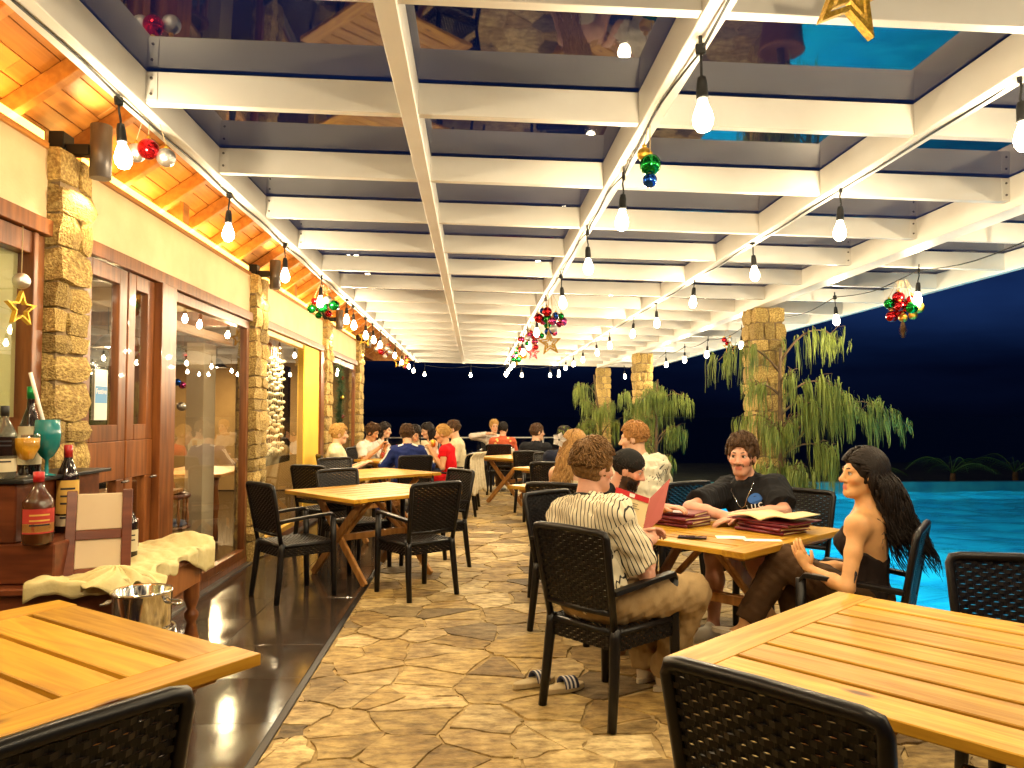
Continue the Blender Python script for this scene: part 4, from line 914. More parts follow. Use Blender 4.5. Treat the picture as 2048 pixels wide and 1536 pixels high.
    if hair: make_hair(ctx, **hair)
    if shoes: make_shoes(ctx, shoes)
    return ctx
BROW = {}
def brow_mat(c):
    if c not in BROW: BROW[c] = M('brow_%d'%len(BROW), c, rough=.6)
    return BROW[c]
def make_top(c, mat, sleeve=.75, loose=.016, neckcut=True, crop=None, cropt=0, name='shirt', wr=.0035, collar=None, hem=-.03, strap=False, long=False):
    J, RL, SH, A, f, P = c['J'], c['RL'], c['SH'], c['A'], c['f'], c['P']; L = loose
    b = Field(c['lo'],c['hi'],c['res']*1.1); cut = [] if crop is None else [(J(0,0,crop), nrm(RL@V(0,-cropt,1)))]
    hc = [(J(0,0,hem), RL@V(0,0,-1))]; cc = (cut or [])+hc
    b.ell(J(0,0,.02),(.155*f+.01+L,.108+L,.115+L),RL,.02,cc); b.ell(J(0,.003,.17),(.132*f+L*1.35,.095+L*1.3,.15+L),RL,.05,cc); b.ell(J(0,.01,.31),(.152*f+L,.105+L,.15+L*.6),RL,.05,cc)
    if c['fem']:
        for s in (-1,1): b.ell(J(s*.07,.095,.29),(.05+L*.7,.04+L*.7,.052+L*.7),RL,.03,cc)
    if crop is None:
        b.cone(SH['L'],SH['R'],.048+L*.7,.048+L*.7,.06); b.cone(J(0,-.01,.40),SH['L'],.06+L*.5,.045+L*.8,.05); b.cone(J(0,-.01,.40),SH['R'],.06+L*.5,.045+L*.8,.05); b.cone(J(0,-.012,.40),J(0,-.006,.455),.072*f+L*.5,.064*f+L*.4,.05)
        for s in 'LR':
            e, wv = A[s][0], A[s][1]; sh = SH[s]; b.ell(sh,(.05*f+L*.9,)*3,None,.05)
            if sleeve <= 1: d = nrm(e-sh); end = sh+(e-sh)*sleeve; b.cone(sh,end+d*.09,.052*f+L,.046*f+L*1.25,.03,[(end,d)])
            else:
                b.cone(sh,e,.052*f+L,.044*f+L,.03); d = nrm(wv-e); end = e+(wv-e)*(sleeve-1); b.cone(e,end+d*.06,.044*f+L,.031*f+L*.8,.02,[(end,d)])
    if wr: b.noise(wr,26,3); b.noise(wr*.6,60,5)
    Pm, Fm = b.mesh()
    # stripe coordinate: across the chest on the trunk, round the arm on the sleeves
    q = (Pm-P)@RL; su = q[:,0].copy()
    for s, sg in (('L',-1),('R',1)):
        sh, e = SH[s], A[s][0]; d = nrm(e-sh); rel = Pm-sh; tt = rel@d; ra = np.linalg.norm(rel-np.outer(tt,d),axis=1)
        m = (tt > .045)&(ra < .10)&(np.sign(sg)*q[:,0] > .115); b1 = RL@V(sg,0,0); b1 = nrm(b1-d*(b1@d)); b2 = np.cross(d,b1); su[m] = np.arctan2(rel[m]@b2,rel[m]@b1)*.066+sg*.19
    o = np_mesh(name, Pm, Fm, mat, c['t'], attr={'su':su}); c['shirt'] = o; c['shirtP'] = (Pm,Fm)
    if collar:
        r = .066*f; pts = [J(r*1.12*math.cos(a), -.004+r*1.0*math.sin(a)+.0, .462-.03*math.sin(a)-.004) for a in np.linspace(-math.pi*1.35,math.pi*.35,22)]
        k = MB()
        for i in range(len(pts)-1): k.bar(tuple(pts[i]),tuple(pts[i+1]),.010,.042,up=(0,0,1))
        k.build('collar', mat if isinstance(collar,bool) else collar, o, True)
def make_bottom(c, mat, length=1.0, name='trousers', loose=.015, skirt=False):
    P, G, HP, RL = c['P'], c['G'], c['HP'], c['RL']; L = loose; b = Field(c['lo'],c['hi'],c['res']*1.15)
    b.ell(P,(.158*c['f']+L,.108+L,.105),RL,.02,[(P+RL@V(0,0,.07),RL@V(0,0,1))])
    for s in 'LR':
        k, a, to = G[s]
        if length >= 1: b.cone(HP[s],k,.088+L,.064+L,.04); b.cone(k,a,.064+L,.052+L*.8,.03,[(a+V(0,0,.0),nrm(a-k))])
        else: d = nrm(k-HP[s]); end = HP[s]+(k-HP[s])*length; b.cone(HP[s],k+d*.1,.088+L,.072+L,.04,[(end,d)])
    b.noise(.004,24,8); b.noise(.0025,60,2); Pm, Fm = b.mesh(); np_mesh(name, Pm, Fm, mat, c['t'])
def make_shoes(c, col):
    nm = 'shoe_%d'%(hash(tuple(col))%9999)
    if nm not in MATS: M(nm, col, rough=.6); 
    if 'sole' not in MATS: M('sole', (.55,.48,.36), rough=.7)
    for s in 'LR':
        k, a, to = c['G'][s]; d = to-a; d[2] = 0; d = nrm(d); up = V(0,0,1); heel = V(a[0],a[1],0)-d*.035; z0 = max(0,a[2]-.085)
        R = np.stack([np.cross(d,up),d,up],1); b = Field(heel-.15,heel+d*.27+.15,.007)
        base = V(heel[0],heel[1],z0)
        b.cone(base+d*.03+up*.055,base+d*.06+up*.075,.038,.036,.03); b.cone(base+d*.03+up*.035,base+d*.15+up*.035,.036,.042,.03); b.cone(base+d*.13+up*.036,base+d*.215+up*.03,.042,.030,.03); b.f = np.maximum(b.f,(base[2]+.012-b.ax[2])[None,None,:].astype(np.float32))
        Pm, Fm = b.mesh(); o = np_mesh('shoe', Pm, Fm, nm, c['t'])
        n = 18; poly = []
        for i in range(n):
            th = 2*math.pi*i/n; r = V(.043*math.cos(th)*(1 if math.sin(th) > -.2 else .86), .135*math.sin(th)); p = base+d*(.095+r[1])+np.cross(d,up)*r[0]; poly.append((p[0],p[1]))
        MB().prism(poly, z0+.001, z0+.024).build('sole','sole',o)
def make_hair(c, mat, style='short', n=260, L=.055, lift=.10, r=.006, crown=(0,-.03), fringe=0, back=-.07, long=.45, flow=(0,-.12), wave=.012, side=1.0, vol=.014, top=0, seed=1, part=None):
    HD, RHd, Hc, g = c['HD'], c['RHd'], c['Hc'], c['g']; rr = random.Random(seed)
    E0, ER = V(0,-.014,.032), V(.076*g+vol,.097+vol,.090+vol+top)
    b = Field(Hc-.2,Hc+.2,max(c['res']*.8,.005)); b.ell(HD(*E0),ER-(.004 if style != 'long' else .011),RHd,.01)
    b.ell(HD(0,.105,-.035),(.075,.075,.105-fringe),RHd,.02,carve=True); b.ell(HD(0,.13,.036-fringe),(.066,.06,.04),RHd,.02,carve=True)
    nb = HD(0,0,back); z = RHd@V(0,.25,1); z = nrm(z); d = (b.ax[0][:,None,None]-nb[0])*z[0]+(b.ax[1][None,:,None]-nb[1])*z[1]+(b.ax[2][None,None,:]-nb[2])*z[2]; b.f = np.maximum(b.f,(-d).astype(np.float32))
    for s in (-1,1): b.ell(HD(s*.095,.03,-.035),(.035,.04,.05),RHd,.01,carve=True)
    b.noise(.0035,70,seed); Pm, Fm = b.mesh(); ex = MB()
    gz = V(0,0,-1.0)
    for i in range(n):
        th = rr.uniform(-math.pi,math.pi); ph = math.acos(rr.uniform(-.25 if style!='long' else -.05,1))
        p = V(math.sin(ph)*math.sin(th), math.sin(ph)*math.cos(th), math.cos(ph)); q = E0+p*ER*.99
        if q[1] > .052 and q[2] < .068-fringe*.6: continue
        if q[2] < back+.01 or (abs(q[0]) > .07 and q[1] > .01 and q[2] < .0): continue
        d = V(q[0]-crown[0], q[1]-crown[1], 0); d = nrm(d)+V(rr.gauss(0,.3),rr.gauss(0,.3),0)
        pts = [HD(*q)]; cur = q.copy(); nst = 5 if style != 'long' else 15; LL = L*rr.uniform(.6,1.25) if style != 'long' else long*rr.uniform(.5,1.1); st = LL/nst; wp = (rr.random()*6 if style != 'long' else 26*q[0]+14*q[2]+rr.gauss(0,.35)); wfree = None
        for k in range(nst):
            if style == 'long':
                if (cur[2] > .03 or cur[1] > .012) and wfree is None:
                    nn = nrm((cur-E0)/ER**2); tdir = V(d[0]*.55,d[1]*.35-.25,-1.0+.3*nn[2]) if cur[1] < .005 else V(np.sign(cur[0]+.012)*.8,-1.0,-.12); tdir = tdir-nn*(tdir@nn); tdir = nrm(tdir); cur = cur+tdir*st; rel = (cur-E0)/ER; cur = E0+rel/np.linalg.norm(rel)*ER*(1.03+rr.uniform(0,.035)); pts.append(HD(*cur))
                else:
                    if wfree is None: wfree = pts[-1].copy(); kk = 0
                    kk += 1; rt_ = RHd@V(1,0,0); sgn = np.sign(cur[0]) if abs(cur[0]) > .01 else 0
                    fl = V(flow[0],flow[1]*min(1,max(.55,(.04-q[1])/.11)),0)
                    wfree = wfree+V(fl[0]*st*2,fl[1]*st*2,-st)+V(wave*math.sin(kk*1.1+wp)*.6,wave*math.cos(kk*.9+wp)*.5,0)*1.0; pts.append(wfree.copy())
            else:
                nn = nrm((cur-E0)/ER**2); tdir = d-nn*(d@nn); tdir = nrm(tdir+V(0,0,-.12)); cur = cur+tdir*st; rel = (cur-E0)/ER; cur = E0+rel/np.linalg.norm(rel)*ER*(1.0+lift*(k+1)/nst*rr.uniform(.3,1.2))
                if (cur[1] > .03 and cur[2] < .070-fringe+rr.uniform(-.006,.006)) or cur[2] < back or (abs(cur[0]) > .06 and cur[1] > .0 and cur[2] < .012): break
                pts.append(HD(*cur))
        m = len(pts)
        if m < 2: continue
        ex.tube([tuple(p) for p in pts], [r*(1-.8*(k/(m-1))**1.6)*rr.uniform(.9,1.1)*(.5 if k==0 else 1) for k in range(m)], 5)
    o = np_mesh('hair', Pm, Fm, mat, c['t'], extra=ex); c['hair'] = o; return o
# ================================================================== THE DINERS
from mathutils.bvhtree import BVHTree
hairM('hair_lightbrown',(.20,.105,.035),(.09,.045,.016)); hairM('hair_brown',(.085,.042,.018),(.04,.02,.009)); hairM('hair_black',(.020,.013,.010),(.009,.006,.005)); hairM('hair_blond',(.50,.30,.09),(.30,.16,.045)); hairM('hair_ombre',(.42,.23,.07),(.20,.10,.03)); hairM('hair_ginger',(.42,.20,.06),(.22,.10,.03))
stripes('shirt_stripe',(.70,.62,.44),(.02,.02,.02)); cloth('khaki',(.34,.23,.11)); cloth('tee_black',(.010,.010,.012)); cloth('cap_black',(.012,.012,.012)); cloth('cap_green',(.12,.14,.03)); cloth('short_grey',(.26,.24,.18))
cloth('tee_white',(.72,.66,.50),(.66,.60,.44)); cloth('denim',(.05,.06,.10)); cloth('trouser_brown',(.060,.030,.012)); cloth('top_dark',(.022,.014,.012)); cloth('navy',(.012,.022,.11)); cloth('tee_navy',(.012,.014,.028)); cloth('red_top',(.62,.006,.010)); cloth('cream',(.62,.53,.34)); cloth('pale',(.58,.52,.45)); cloth('white_top',(.72,.68,.62))
def floral_mat():
    m = M('floral',(.42,.07,.02),rough=.8); n = m.node_tree.nodes; L = m.node_tree.links; b = n['Principled BSDF']; t = n.new('ShaderNodeTexCoord'); v = n.new('ShaderNodeTexVoronoi'); v.inputs['Scale'].default_value = 11; L.new(t.outputs['Object'],v.inputs[0])
    r = n.new('ShaderNodeValToRGB'); e = r.color_ramp.elements; e[0].position = .22; e[0].color = (.75,.52,.16,1); e[1].position = .30; e[1].color = (.42,.07,.02,1); L.new(v.outputs['Distance'],r.inputs[0]); L.new(r.outputs[0],b.inputs['Base Color'])
floral_mat()
TAN, PINK, FAIR, DEEP = (.56,.29,.14), (.60,.31,.21), (.62,.36,.22), (.44,.21,.10)
def w2l(x, y, face, sc=1.0):
    u = V(math.cos(rad(face)),math.sin(rad(face))); r = V(u[1],-u[0]); return lambda wx, wy, wz: tuple(V((V(wx-x,wy-y)@r), (V(wx-x,wy-y)@u), wz)/sc)
def bvh(c, which='shirt'):
    o = c[which]; me = o.data; return BVHTree.FromPolygons([v.co[:] for v in me.vertices],[p.vertices[:] for p in me.polygons])
def cap(c, mat, back=True, strap=True):
    HD, R, Hc, g = c['HD'], c['RHd'], c['Hc'], c['g']; b = Field(Hc-.25,Hc+.25,.006); z = R@V(0,.0,1); b.ell(HD(0,-.014,.040),(.088*g,.108,.098),R,.005,[(HD(0,0,.030),-z)])
    s = -1 if back else 1; b.ell(HD(0,s*.120,.036),(.072,.075,.0085),R@rot('x',s*-14),.006)
    if back: b.ell(HD(0,.10,.035),(.038,.03,.022),R,.004,carve=True)
    Pm, Fm = b.mesh(); return np_mesh('cap',Pm,Fm,mat,c['t'])
def text_mesh(txt, size, offset=0):
    cu = bpy.data.curves.new('tmp','FONT'); cu.body = txt; cu.size = size; cu.align_x = 'CENTER'; cu.resolution_u = 3; cu.offset = offset; o = bpy.data.objects.new('tmp',cu); COL.objects.link(o)
    bpy.context.view_layer.update(); me = bpy.data.meshes.new_from_object(o.evaluated_get(bpy.context.evaluated_depsgraph_get())); bpy.data.objects.remove(o)
    bm = bmesh.new(); bm.from_mesh(me); bmesh.ops.triangulate(bm, faces=bm.faces); bm.to_mesh(me); bm.free(); return me
def print_on(c, me, u, v, ang, mat, back, name='print', shear=0):
    tree = bvh(c); J, RL = c['J'], c['RL']; s = 1 if back else -1; ca, sa = math.cos(rad(ang)), math.sin(rad(ang))
    for vt in me.vertices:
        a, b_ = vt.co.x+shear*vt.co.y, vt.co.y; a, b_ = a*ca-b_*sa, a*sa+b_*ca; o = J(s*(a)+u, -s*.6, v+b_); d = RL@V(0,s,0); h = tree.ray_cast(Vector(o),Vector(d))
        vt.co = (h[0]-Vector(d)*.0025) if h[0] is not None else Vector(o+d*.5)
    me.materials.clear(); me.materials.append(MATS[mat]); return put(name, me, c['shirt'])
def flat(polys):
    b = MB()
    for p in polys: b.add([(x,y,0) for x,y in p],[tuple(range(len(p)))])
    return b.mesh('print')
def skin_line(c, pts, r, mat, name, which='body', off=.0005):
    tree = bvh(c, which); q = []
    for p in pts:
        h = tree.find_nearest(Vector(p)); q.append(tuple(h[0]+h[1]*off))
    return MB().tube(q, r, 5).build(name, mat, c[which], True)
M('ink',(.02,.018,.025),rough=.7); M('print_black',(.015,.015,.02),rough=.8); M('print_blue',(.03,.12,.42),rough=.7); M('print_white',(.75,.72,.68),rough=.7); M('print_red',(.5,.02,.02),rough=.7); M('gold_metal',(.75,.5,.2),rough=.25,metal=1)

# --- striped shirt, back turned
x, y, fc = .585, 3.69, 39.5; q = w2l(x,y,fc)
c1 = person('person in a cream shirt with black stripes and khaki trousers, sitting with back turned', x, y, fc, lean=(3,-7), head=(-14,-4,0), skin=PINK, res=.0065,
  arms={'R':((.215,.14,.655),(.06,.345,.775),(-.25,.9,.35),(.6,.1,.8),.9),'L':((-.25,.16,.69),(-.02,.38,.80),(.5,.85,.2),(-.5,.2,.8),.9)},
  legs={'R':((.235,.475,.525),(.07,.47,.085),(.10,.60,.02)),'L':((-.10,.45,.525),(-.08,.50,.085),(-.09,.63,.02))},
  hair=dict(mat='hair_lightbrown',n=800,L=.055,lift=.13,top=.016,vol=.018,back=-.075,r=.0055,crown=(0,-.05),seed=3), top=dict(mat='shirt_stripe',sleeve=.86,loose=.028,collar=True,hem=-.10,wr=.005), bottom=dict(mat='khaki',loose=.030), shoes=(.60,.52,.40))
skin_line(c1,[c1['A']['R'][1]+V(.03*math.cos(a),0,.03*math.sin(a))-c1['A']['R'][2]*.01 for a in np.linspace(0,6.28,14)],.004,'ink','wristband')
# --- reading the menu, cap turned backwards
x, y, fc = .72, 5.06, -47; q = w2l(x,y,fc)
c2 = person('person in a black T-shirt and backwards black cap, bent over an open menu', x, y, fc, lean=(31,-7), head=(24,-8,0), skin=PINK, res=.0065,
  arms={'R':(q(.62,4.66,.83),q(.90,4.36,.80),(.3,.8,.3),(0,.0,1),.8),'L':(q(1.02,4.90,.86),q(1.16,4.58,.86),(-.2,.9,.1),(0,0,1),.6)},
  hair=dict(mat='hair_black',n=200,L=.04,lift=.08,back=-.06,seed=5,vol=.009,fringe=.012), beard=((.012,.009,.008),'full'), brow=(.012,.009,.008), top=dict(mat='tee_black',sleeve=.8), bottom=dict(mat='denim'), shoes=(.02,.02,.02), gaze=(0,-.4))
cap(c2,'cap_black',True)
hb = MB(); 
for i in range(170):      # beard
    a = random.uniform(-1.25,1.25); zz = random.uniform(-.10,-.045); p = V(.058*math.sin(a), .012+.066*math.cos(a), zz)
    if abs(p[0]) < .022 and zz > -.078: continue
    d = nrm(V(p[0],p[1]*.6,-.06)); hb.tube([c2['HD'](*(p*.97)),c2['HD'](*(p+d*.012)),c2['HD'](*(p+d*.022+V(0,0,-.008)))],[.006,.005,.001],4)
hb.build('beard','hair_black',c2['t'],True)
# --- black T-shirt with the eye print, arms on the table
x, y, fc = 1.985, 4.99, 220; q = w2l(x,y,fc,1.03)
c3 = person('person in a black T-shirt with a blue eye print, forearms resting on the table', x, y, fc, lean=(23,7), head=(17,7,-3), skin=PINK, res=.0062, sc=1.03,
  arms={'R':(q(1.37,4.76,.84),q(1.60,4.54,.795),(.30,.35,-.05),(0,0,1),.45),'L':(q(1.93,4.62,.83),q(1.66,4.60,.815),(.75,.15,-.05),(0,0,1),.45)},
  legs={'R':((.16,.42,.50),(.14,.46,.085),(.16,.60,.02)),'L':((-.13,.42,.50),(-.16,.40,.085),(-.18,.53,.02))},
  hair=dict(mat='hair_brown',n=900,L=.075,lift=.16,top=.024,vol=.016,fringe=-.006,back=-.055,r=.0055,crown=(.02,-.05),seed=8), beard=((.07,.035,.018),'stubble'), brow=(.035,.02,.012),
  top=dict(mat='tee_black',sleeve=.80,loose=.034,wr=.0045), bottom=dict(mat='short_grey',length=.9,loose=.03), shoes=(.5,.45,.35), gaze=(.5,.05))
th = np.linspace(0,2*math.pi,24,endpoint=False)
print_on(c3, flat([[(.048*math.cos(a),.030*math.sin(a)*abs(math.sin(a))**.3) for a in th]]), -.095,.395,0,'print_blue',False,'eye_print')
e2 = print_on(c3, flat([[(.016*math.cos(a),.016*math.sin(a)) for a in th]]), -.095,.395,0,'print_black',False,'eye_print')
print_on(c3, text_mesh('L U C',.042,.001), -.085,.338,4,'print_white',False,'lettering')
hd = c3['J']; skin_line(c3,[hd(-.075,.04,.47),hd(-.066,.10,.445),hd(-.045,.14,.41),hd(-.02,.17,.375),hd(0,.18,.36),hd(.02,.17,.375),hd(.045,.14,.41),hd(.066,.10,.445),hd(.075,.04,.47)],.003,'chrome','necklace','shirt',.004)
ms = MB()
for i in range(46):      # moustache
    s = random.uniform(-1,1); p = V(.026*s,.0905-.010*abs(s),-.043-.006*abs(s)+random.uniform(-.003,.003)); ms.tube([c3['HD'](*p),c3['HD'](*(p+V(.007*np.sign(s),.001,-.007)))],[.0022,.0008],4)
ms.build('moustache','hair_brown',c3['t'],True)
skin_line(c3,[c3['A']['R'][1]+V(.03*math.cos(a),.0,.03*math.sin(a))-c3['A']['R'][2]*.02 for a in np.linspace(0,6.28,14)],.003,'print_white','bracelet')
# --- bare shoulders, long dark hair
x, y, fc = 1.945, 3.675, 133; q = w2l(x,y,fc,.965)
c4 = person('person with bare shoulders and brown trousers, legs crossed, turned towards the table', x, y, fc, lean=(-3,-3), head=(47,2,0), skin=(.62,.32,.13), res=.0062, fem=True, sc=.965,
  arms={'L':(q(1.745,3.47,.62),q(1.665,3.70,.665),(.05,.55,.85),(-.9,.35,.1),.25),'R':((.20,.14,.64),(.0,.34,.66),(-.6,.7,0),(0,0,1),.4)},
  legs={'L':((-.05,.42,.685),(-.20,.56,.36),(-.22,.66,.26)),'R':((.08,.43,.53),(.07,.38,.085),(.07,.50,.02))},
  hair=dict(mat='hair_black',style='long',n=1500,r=.0050,long=.50,back=-.075,vol=.018,top=.006,flow=(.10,-.20),wave=.030,seed=4,crown=(0,.02)), brow=(.015,.01,.008), top=dict(mat='top_dark',crop=.27,cropt=.8,loose=.008,wr=.002), bottom=dict(mat='trouser_brown',loose=.02), shoes=(.03,.02,.02), lipc=(.50,.13,.10))
aL = c4['A']['L']; sL = c4['SH']['L']
for pts in ([(0,0),(.02,.012),(.035,.0),(.03,-.018),(.01,-.02),(.0,-.045)],[(.01,-.06),(.012,-.075)]): skin_line(c4,[sL+V(.08,-.12,-.05)+V(b_,0,a) for b_,a in pts],.0016,'ink','tattoo')
for k in range(3): skin_line(c4,[sL*.2+aL[0]*.8+V(-.02,-.06,0)+V(.0+.018*math.cos(a+k)*(1-.3*k),0,.022*math.sin(1.4*a)+.006*k) for a in np.linspace(0,5,14)],.0015,'ink','tattoo')
skin_line(c4,[aL[1]+V(.028*math.cos(a),.028*math.sin(a),0)-aL[2]*.012 for a in np.linspace(0,6.28,14)],.0035,'gold_metal','bracelet')
skin_line(c4,[c4['J'](-.05,.03,.44),c4['J'](-.06,-.05,.42),c4['J'](-.03,-.09,.40),c4['J'](.03,-.09,.40)],.003,'top_dark','halter_strap')
# --- white printed shirt
x, y, fc = 1.46, 6.15, 118; q = w2l(x,y,fc,1.06)
c5 = person('person in a white T-shirt with a scribbled name print across the back', x, y, fc, lean=(9,-7), head=(40,-2,0), skin=FAIR, res=.007, sc=1.06,
  arms={'L':((-.29,.12,.80),(-.20,.36,.80)),'R':((.26,.16,.74),(.16,.40,.80))}, hair=dict(mat='hair_ginger',n=420,L=.045,lift=.10,top=.016,vol=.012,back=-.045,seed=12), brow=(.2,.1,.03), top=dict(mat='tee_white',sleeve=.8,loose=.028,wr=.006), bottom=dict(mat='denim'), shoes=(.6,.6,.58))
print_on(c5, flat([[(-.14,-.006),(.13,.004),(.13,.010),(-.14,0)],[(-.14,.016),(.13,.026),(.13,.030),(-.14,.021)],[(-.05,-.12),(-.044,-.12),(-.036,.0),(-.042,.0)],[(-.022,-.125),(-.016,-.125),(-.012,.0),(-.018,.0)]]), .06,.355,24,'print_black',True)
print_on(c5, text_mesh('Tommy',.075,-.001), .095,.30,24,'print_black',True,'lettering',.2)
print_on(c5, flat([[(-.022,-.014),(.022,-.014),(.022,.014),(-.022,.014)]]), .085,.232,4,'print_black',True); print_on(c5, flat([[(-.012,-.008),(.006,-.008),(.006,.008),(-.012,.008)]]), .078,.232,4,'tee_white',True)
print_on(c5, text_mesh('LONDON',.034,.0006), .09,.185,4,'print_black',True,'lettering'); print_on(c5, text_mesh('NEW YORK',.028,.0005), .09,.148,4,'print_black',True,'lettering')
# --- flower in the hair
c6 = person('person with long loose hair and a white flower tucked above the ear', .77,6.13,64, lean=(4,3), head=(8,-4,0), skin=FAIR, res=.008, fem=True, hair=dict(mat='hair_ombre',style='long',n=480,r=.009,long=.46,back=-.09,vol=.02,flow=(-.10,-.22),wave=.02,seed=6), top=dict(mat='cream',crop=.36,loose=.01), bottom=dict(mat='denim'), shoes=(.1,.08,.06))
fl = MB(); ce = V(c6['HD'](-.095,-.135,.05))
for i in range(5):
    a = 2*math.pi*i/5; dd = V(math.cos(a),0,math.sin(a)); s2 = V(-math.sin(a),0,math.cos(a)); fl.add([ce+V(0,-.03,0),ce+dd*.036-s2*.024+V(0,-.040,0),ce+dd*.064+V(0,-.028,0),ce+dd*.036+s2*.024+V(0,-.040,0),ce+dd*.03+V(0,-.026,0)],[(0,1,2,3),(0,3,2,4),(0,4,2,1)])
fo = fl.build('hair_flower','print_white',c6['t']); MB().ball(tuple(ce+V(0,-.036,0)),.009,8,5).build('flower_centre','ink',fo,True)
# --- the rest
def quick(label, x, y, fc, head, skin, hair, top, bottom='denim', fem=False, lean=(8,0), arms=None, res=.0095, sc=1.0, **kw): return person(label, x, y, fc, lean=lean, head=head, skin=skin, fem=fem, res=res, sc=sc, arms=arms, hair=hair, top=top, bottom=dict(mat=bottom), **kw)
H = lambda mat, **k: dict(dict(mat=mat,n=240,L=.05,lift=.12,top=.01,r=.0065), **k)
c7 = quick('person in a dark navy T-shirt and an olive green cap, seen from behind', 1.03,8.72,75,(10,-3,0),TAN,H('hair_black',n=80),dict(mat='tee_navy',sleeve=.8)); cap(c7,'cap_green',False)
quick('person in a plain black shirt looking to the side, glasses pushed up', .90,11.3,72,(-55,0,0),FAIR,H('hair_brown',L=.03,lift=.05),dict(mat='tee_black',sleeve=.85))
quick('person in an orange floral shirt, seen from behind', .50,13.76,82,(-8,0,0),FAIR,H('hair_black',L=.035,lift=.06,back=-.05),dict(mat='floral',sleeve=.85,loose=.024),bottom='trouser_brown')
quick('person in a pale blouse facing the floral shirt, one arm bent on the table', .36,14.85,-82,(5,0,0),FAIR,H('hair_blond',L=.05,top=.012),dict(mat='pale',sleeve=1.85,loose=.018),fem=True,arms={'R':((.42,.06,.98),(.12,.24,1.04),(-.9,.3,0)),'L':((-.24,.16,.74),(-.05,.38,.79))},sc=1.03)
r1 = quick('person in a red top holding a yellow cup, hair tied up', -.335,10.55,165,(8,-6,0),TAN,H('hair_blond',L=.04,lift=.05,back=-.06,vol=.012,crown=(0,-.09)),dict(mat='red_top',sleeve=.35,loose=.010,wr=.002),bottom='red_top',fem=True,arms={'L':((-.20,.06,.70),(-.06,.27,.93),(.3,.4,.8),(-.3,-.6,.3),1.1),'R':((.20,.12,.72),(.05,.30,.90),(-.3,.5,.7),(.3,-.6,.3),1.1)})
bn = MB(); b0 = r1['HD'](0,-.115,.03)
for i in range(40): a = random.uniform(0,6.28); bn.tube([tuple(b0+V(.03*math.cos(a+k*.6),.02*math.sin(2*a+k)-.0,.03*math.sin(a+k*.6))) for k in range(4)],[.008,.01,.009,.004],5)
bn.build('hair_bun','hair_blond',r1['t'],True)
quick('person in a cream polo sitting behind the person in red', -.22,11.6,178,(5,-3,0),FAIR,H('hair_brown',L=.035,lift=.05,back=-.045),dict(mat='cream',sleeve=.9,loose=.022),sc=1.04)
nv = quick('person in a navy jacket with white shoulder stripes, seen from behind', -.90,10.14,100,(-3,-6,0),FAIR,H('hair_brown',n=420,L=.06,lift=.2,top=.014),dict(mat='navy',sleeve=1.9,loose=.024),res=.0085,arms={'L':((-.31,.10,.74),(-.16,.36,.79)),'R':((.31,.10,.74),(.16,.36,.79))})
for s in (-1,1):
    sh, el = nv['SH']['L' if s < 0 else 'R'], nv['A']['L' if s < 0 else 'R'][0]; n_ = nrm(np.cross(el-sh,V(0,1,0)))
    for k in (-1,0,1): skin_line(nv,[nv['J'](s*.06,-.05+k*.02,.5)]+[sh+(el-sh)*u+V(s*.09,-.03+k*.026,.05) for u in np.linspace(0,.95,9)],.0055,'print_white','sleeve_stripe','shirt',.001)
quick('person in a loose pale shirt with parted dark hair, bent over the far table', -.99,12.72,-88,(-5,-22,0),FAIR,H('hair_black',style='long',n=200,r=.009,long=.22,vol=.014),dict(mat='cream',sleeve=1.7,loose=.026),fem=True,lean=(18,0))
quick('person in a white strapless top with long dark hair, looking down', -.70,13.0,205,(0,-12,0),FAIR,H('hair_black',style='long',n=220,r=.009,long=.36,vol=.013,flow=(.05,-.15)),dict(mat='white_top',crop=.30,loose=.008),fem=True)
quick('person in a beige top with dark tied hair reaching over the far table', -1.66,13.05,-12,(0,-4,0),FAIR,H('hair_black',style='long',n=220,r=.009,long=.26,vol=.013,flow=(0,-.2)),dict(mat='pale',sleeve=.5,loose=.012),fem=True,arms={'R':((.18,.24,.74),(.14,.46,.84)),'L':((-.18,.24,.74),(-.05,.48,.80))})
ph = quick('person in a white T-shirt looking down at a phone', -1.74,12.0,-25,(0,-20,0),TAN,H('hair_brown',n=420,L=.065,lift=.24,top=.022),dict(mat='white_top',sleeve=.85,loose=.022),res=.0085,arms={'R':((.24,.14,.74),(.07,.33,.93),(-.2,.5,.8),(.2,-.6,.5),.9),'L':((-.23,.16,.72),(-.03,.34,.90),(.2,.5,.7),(-.3,-.6,.5),.9)})
quick('person in a cream shirt by the yellow panel, turned sideways', -1.86,10.12,12,(-2,-2,0),FAIR,H('hair_blond',n=380,L=.06,lift=.16,top=.014),dict(mat='cream',sleeve=1.5,loose=.03),bottom='khaki',res=.008,lean=(2,0))
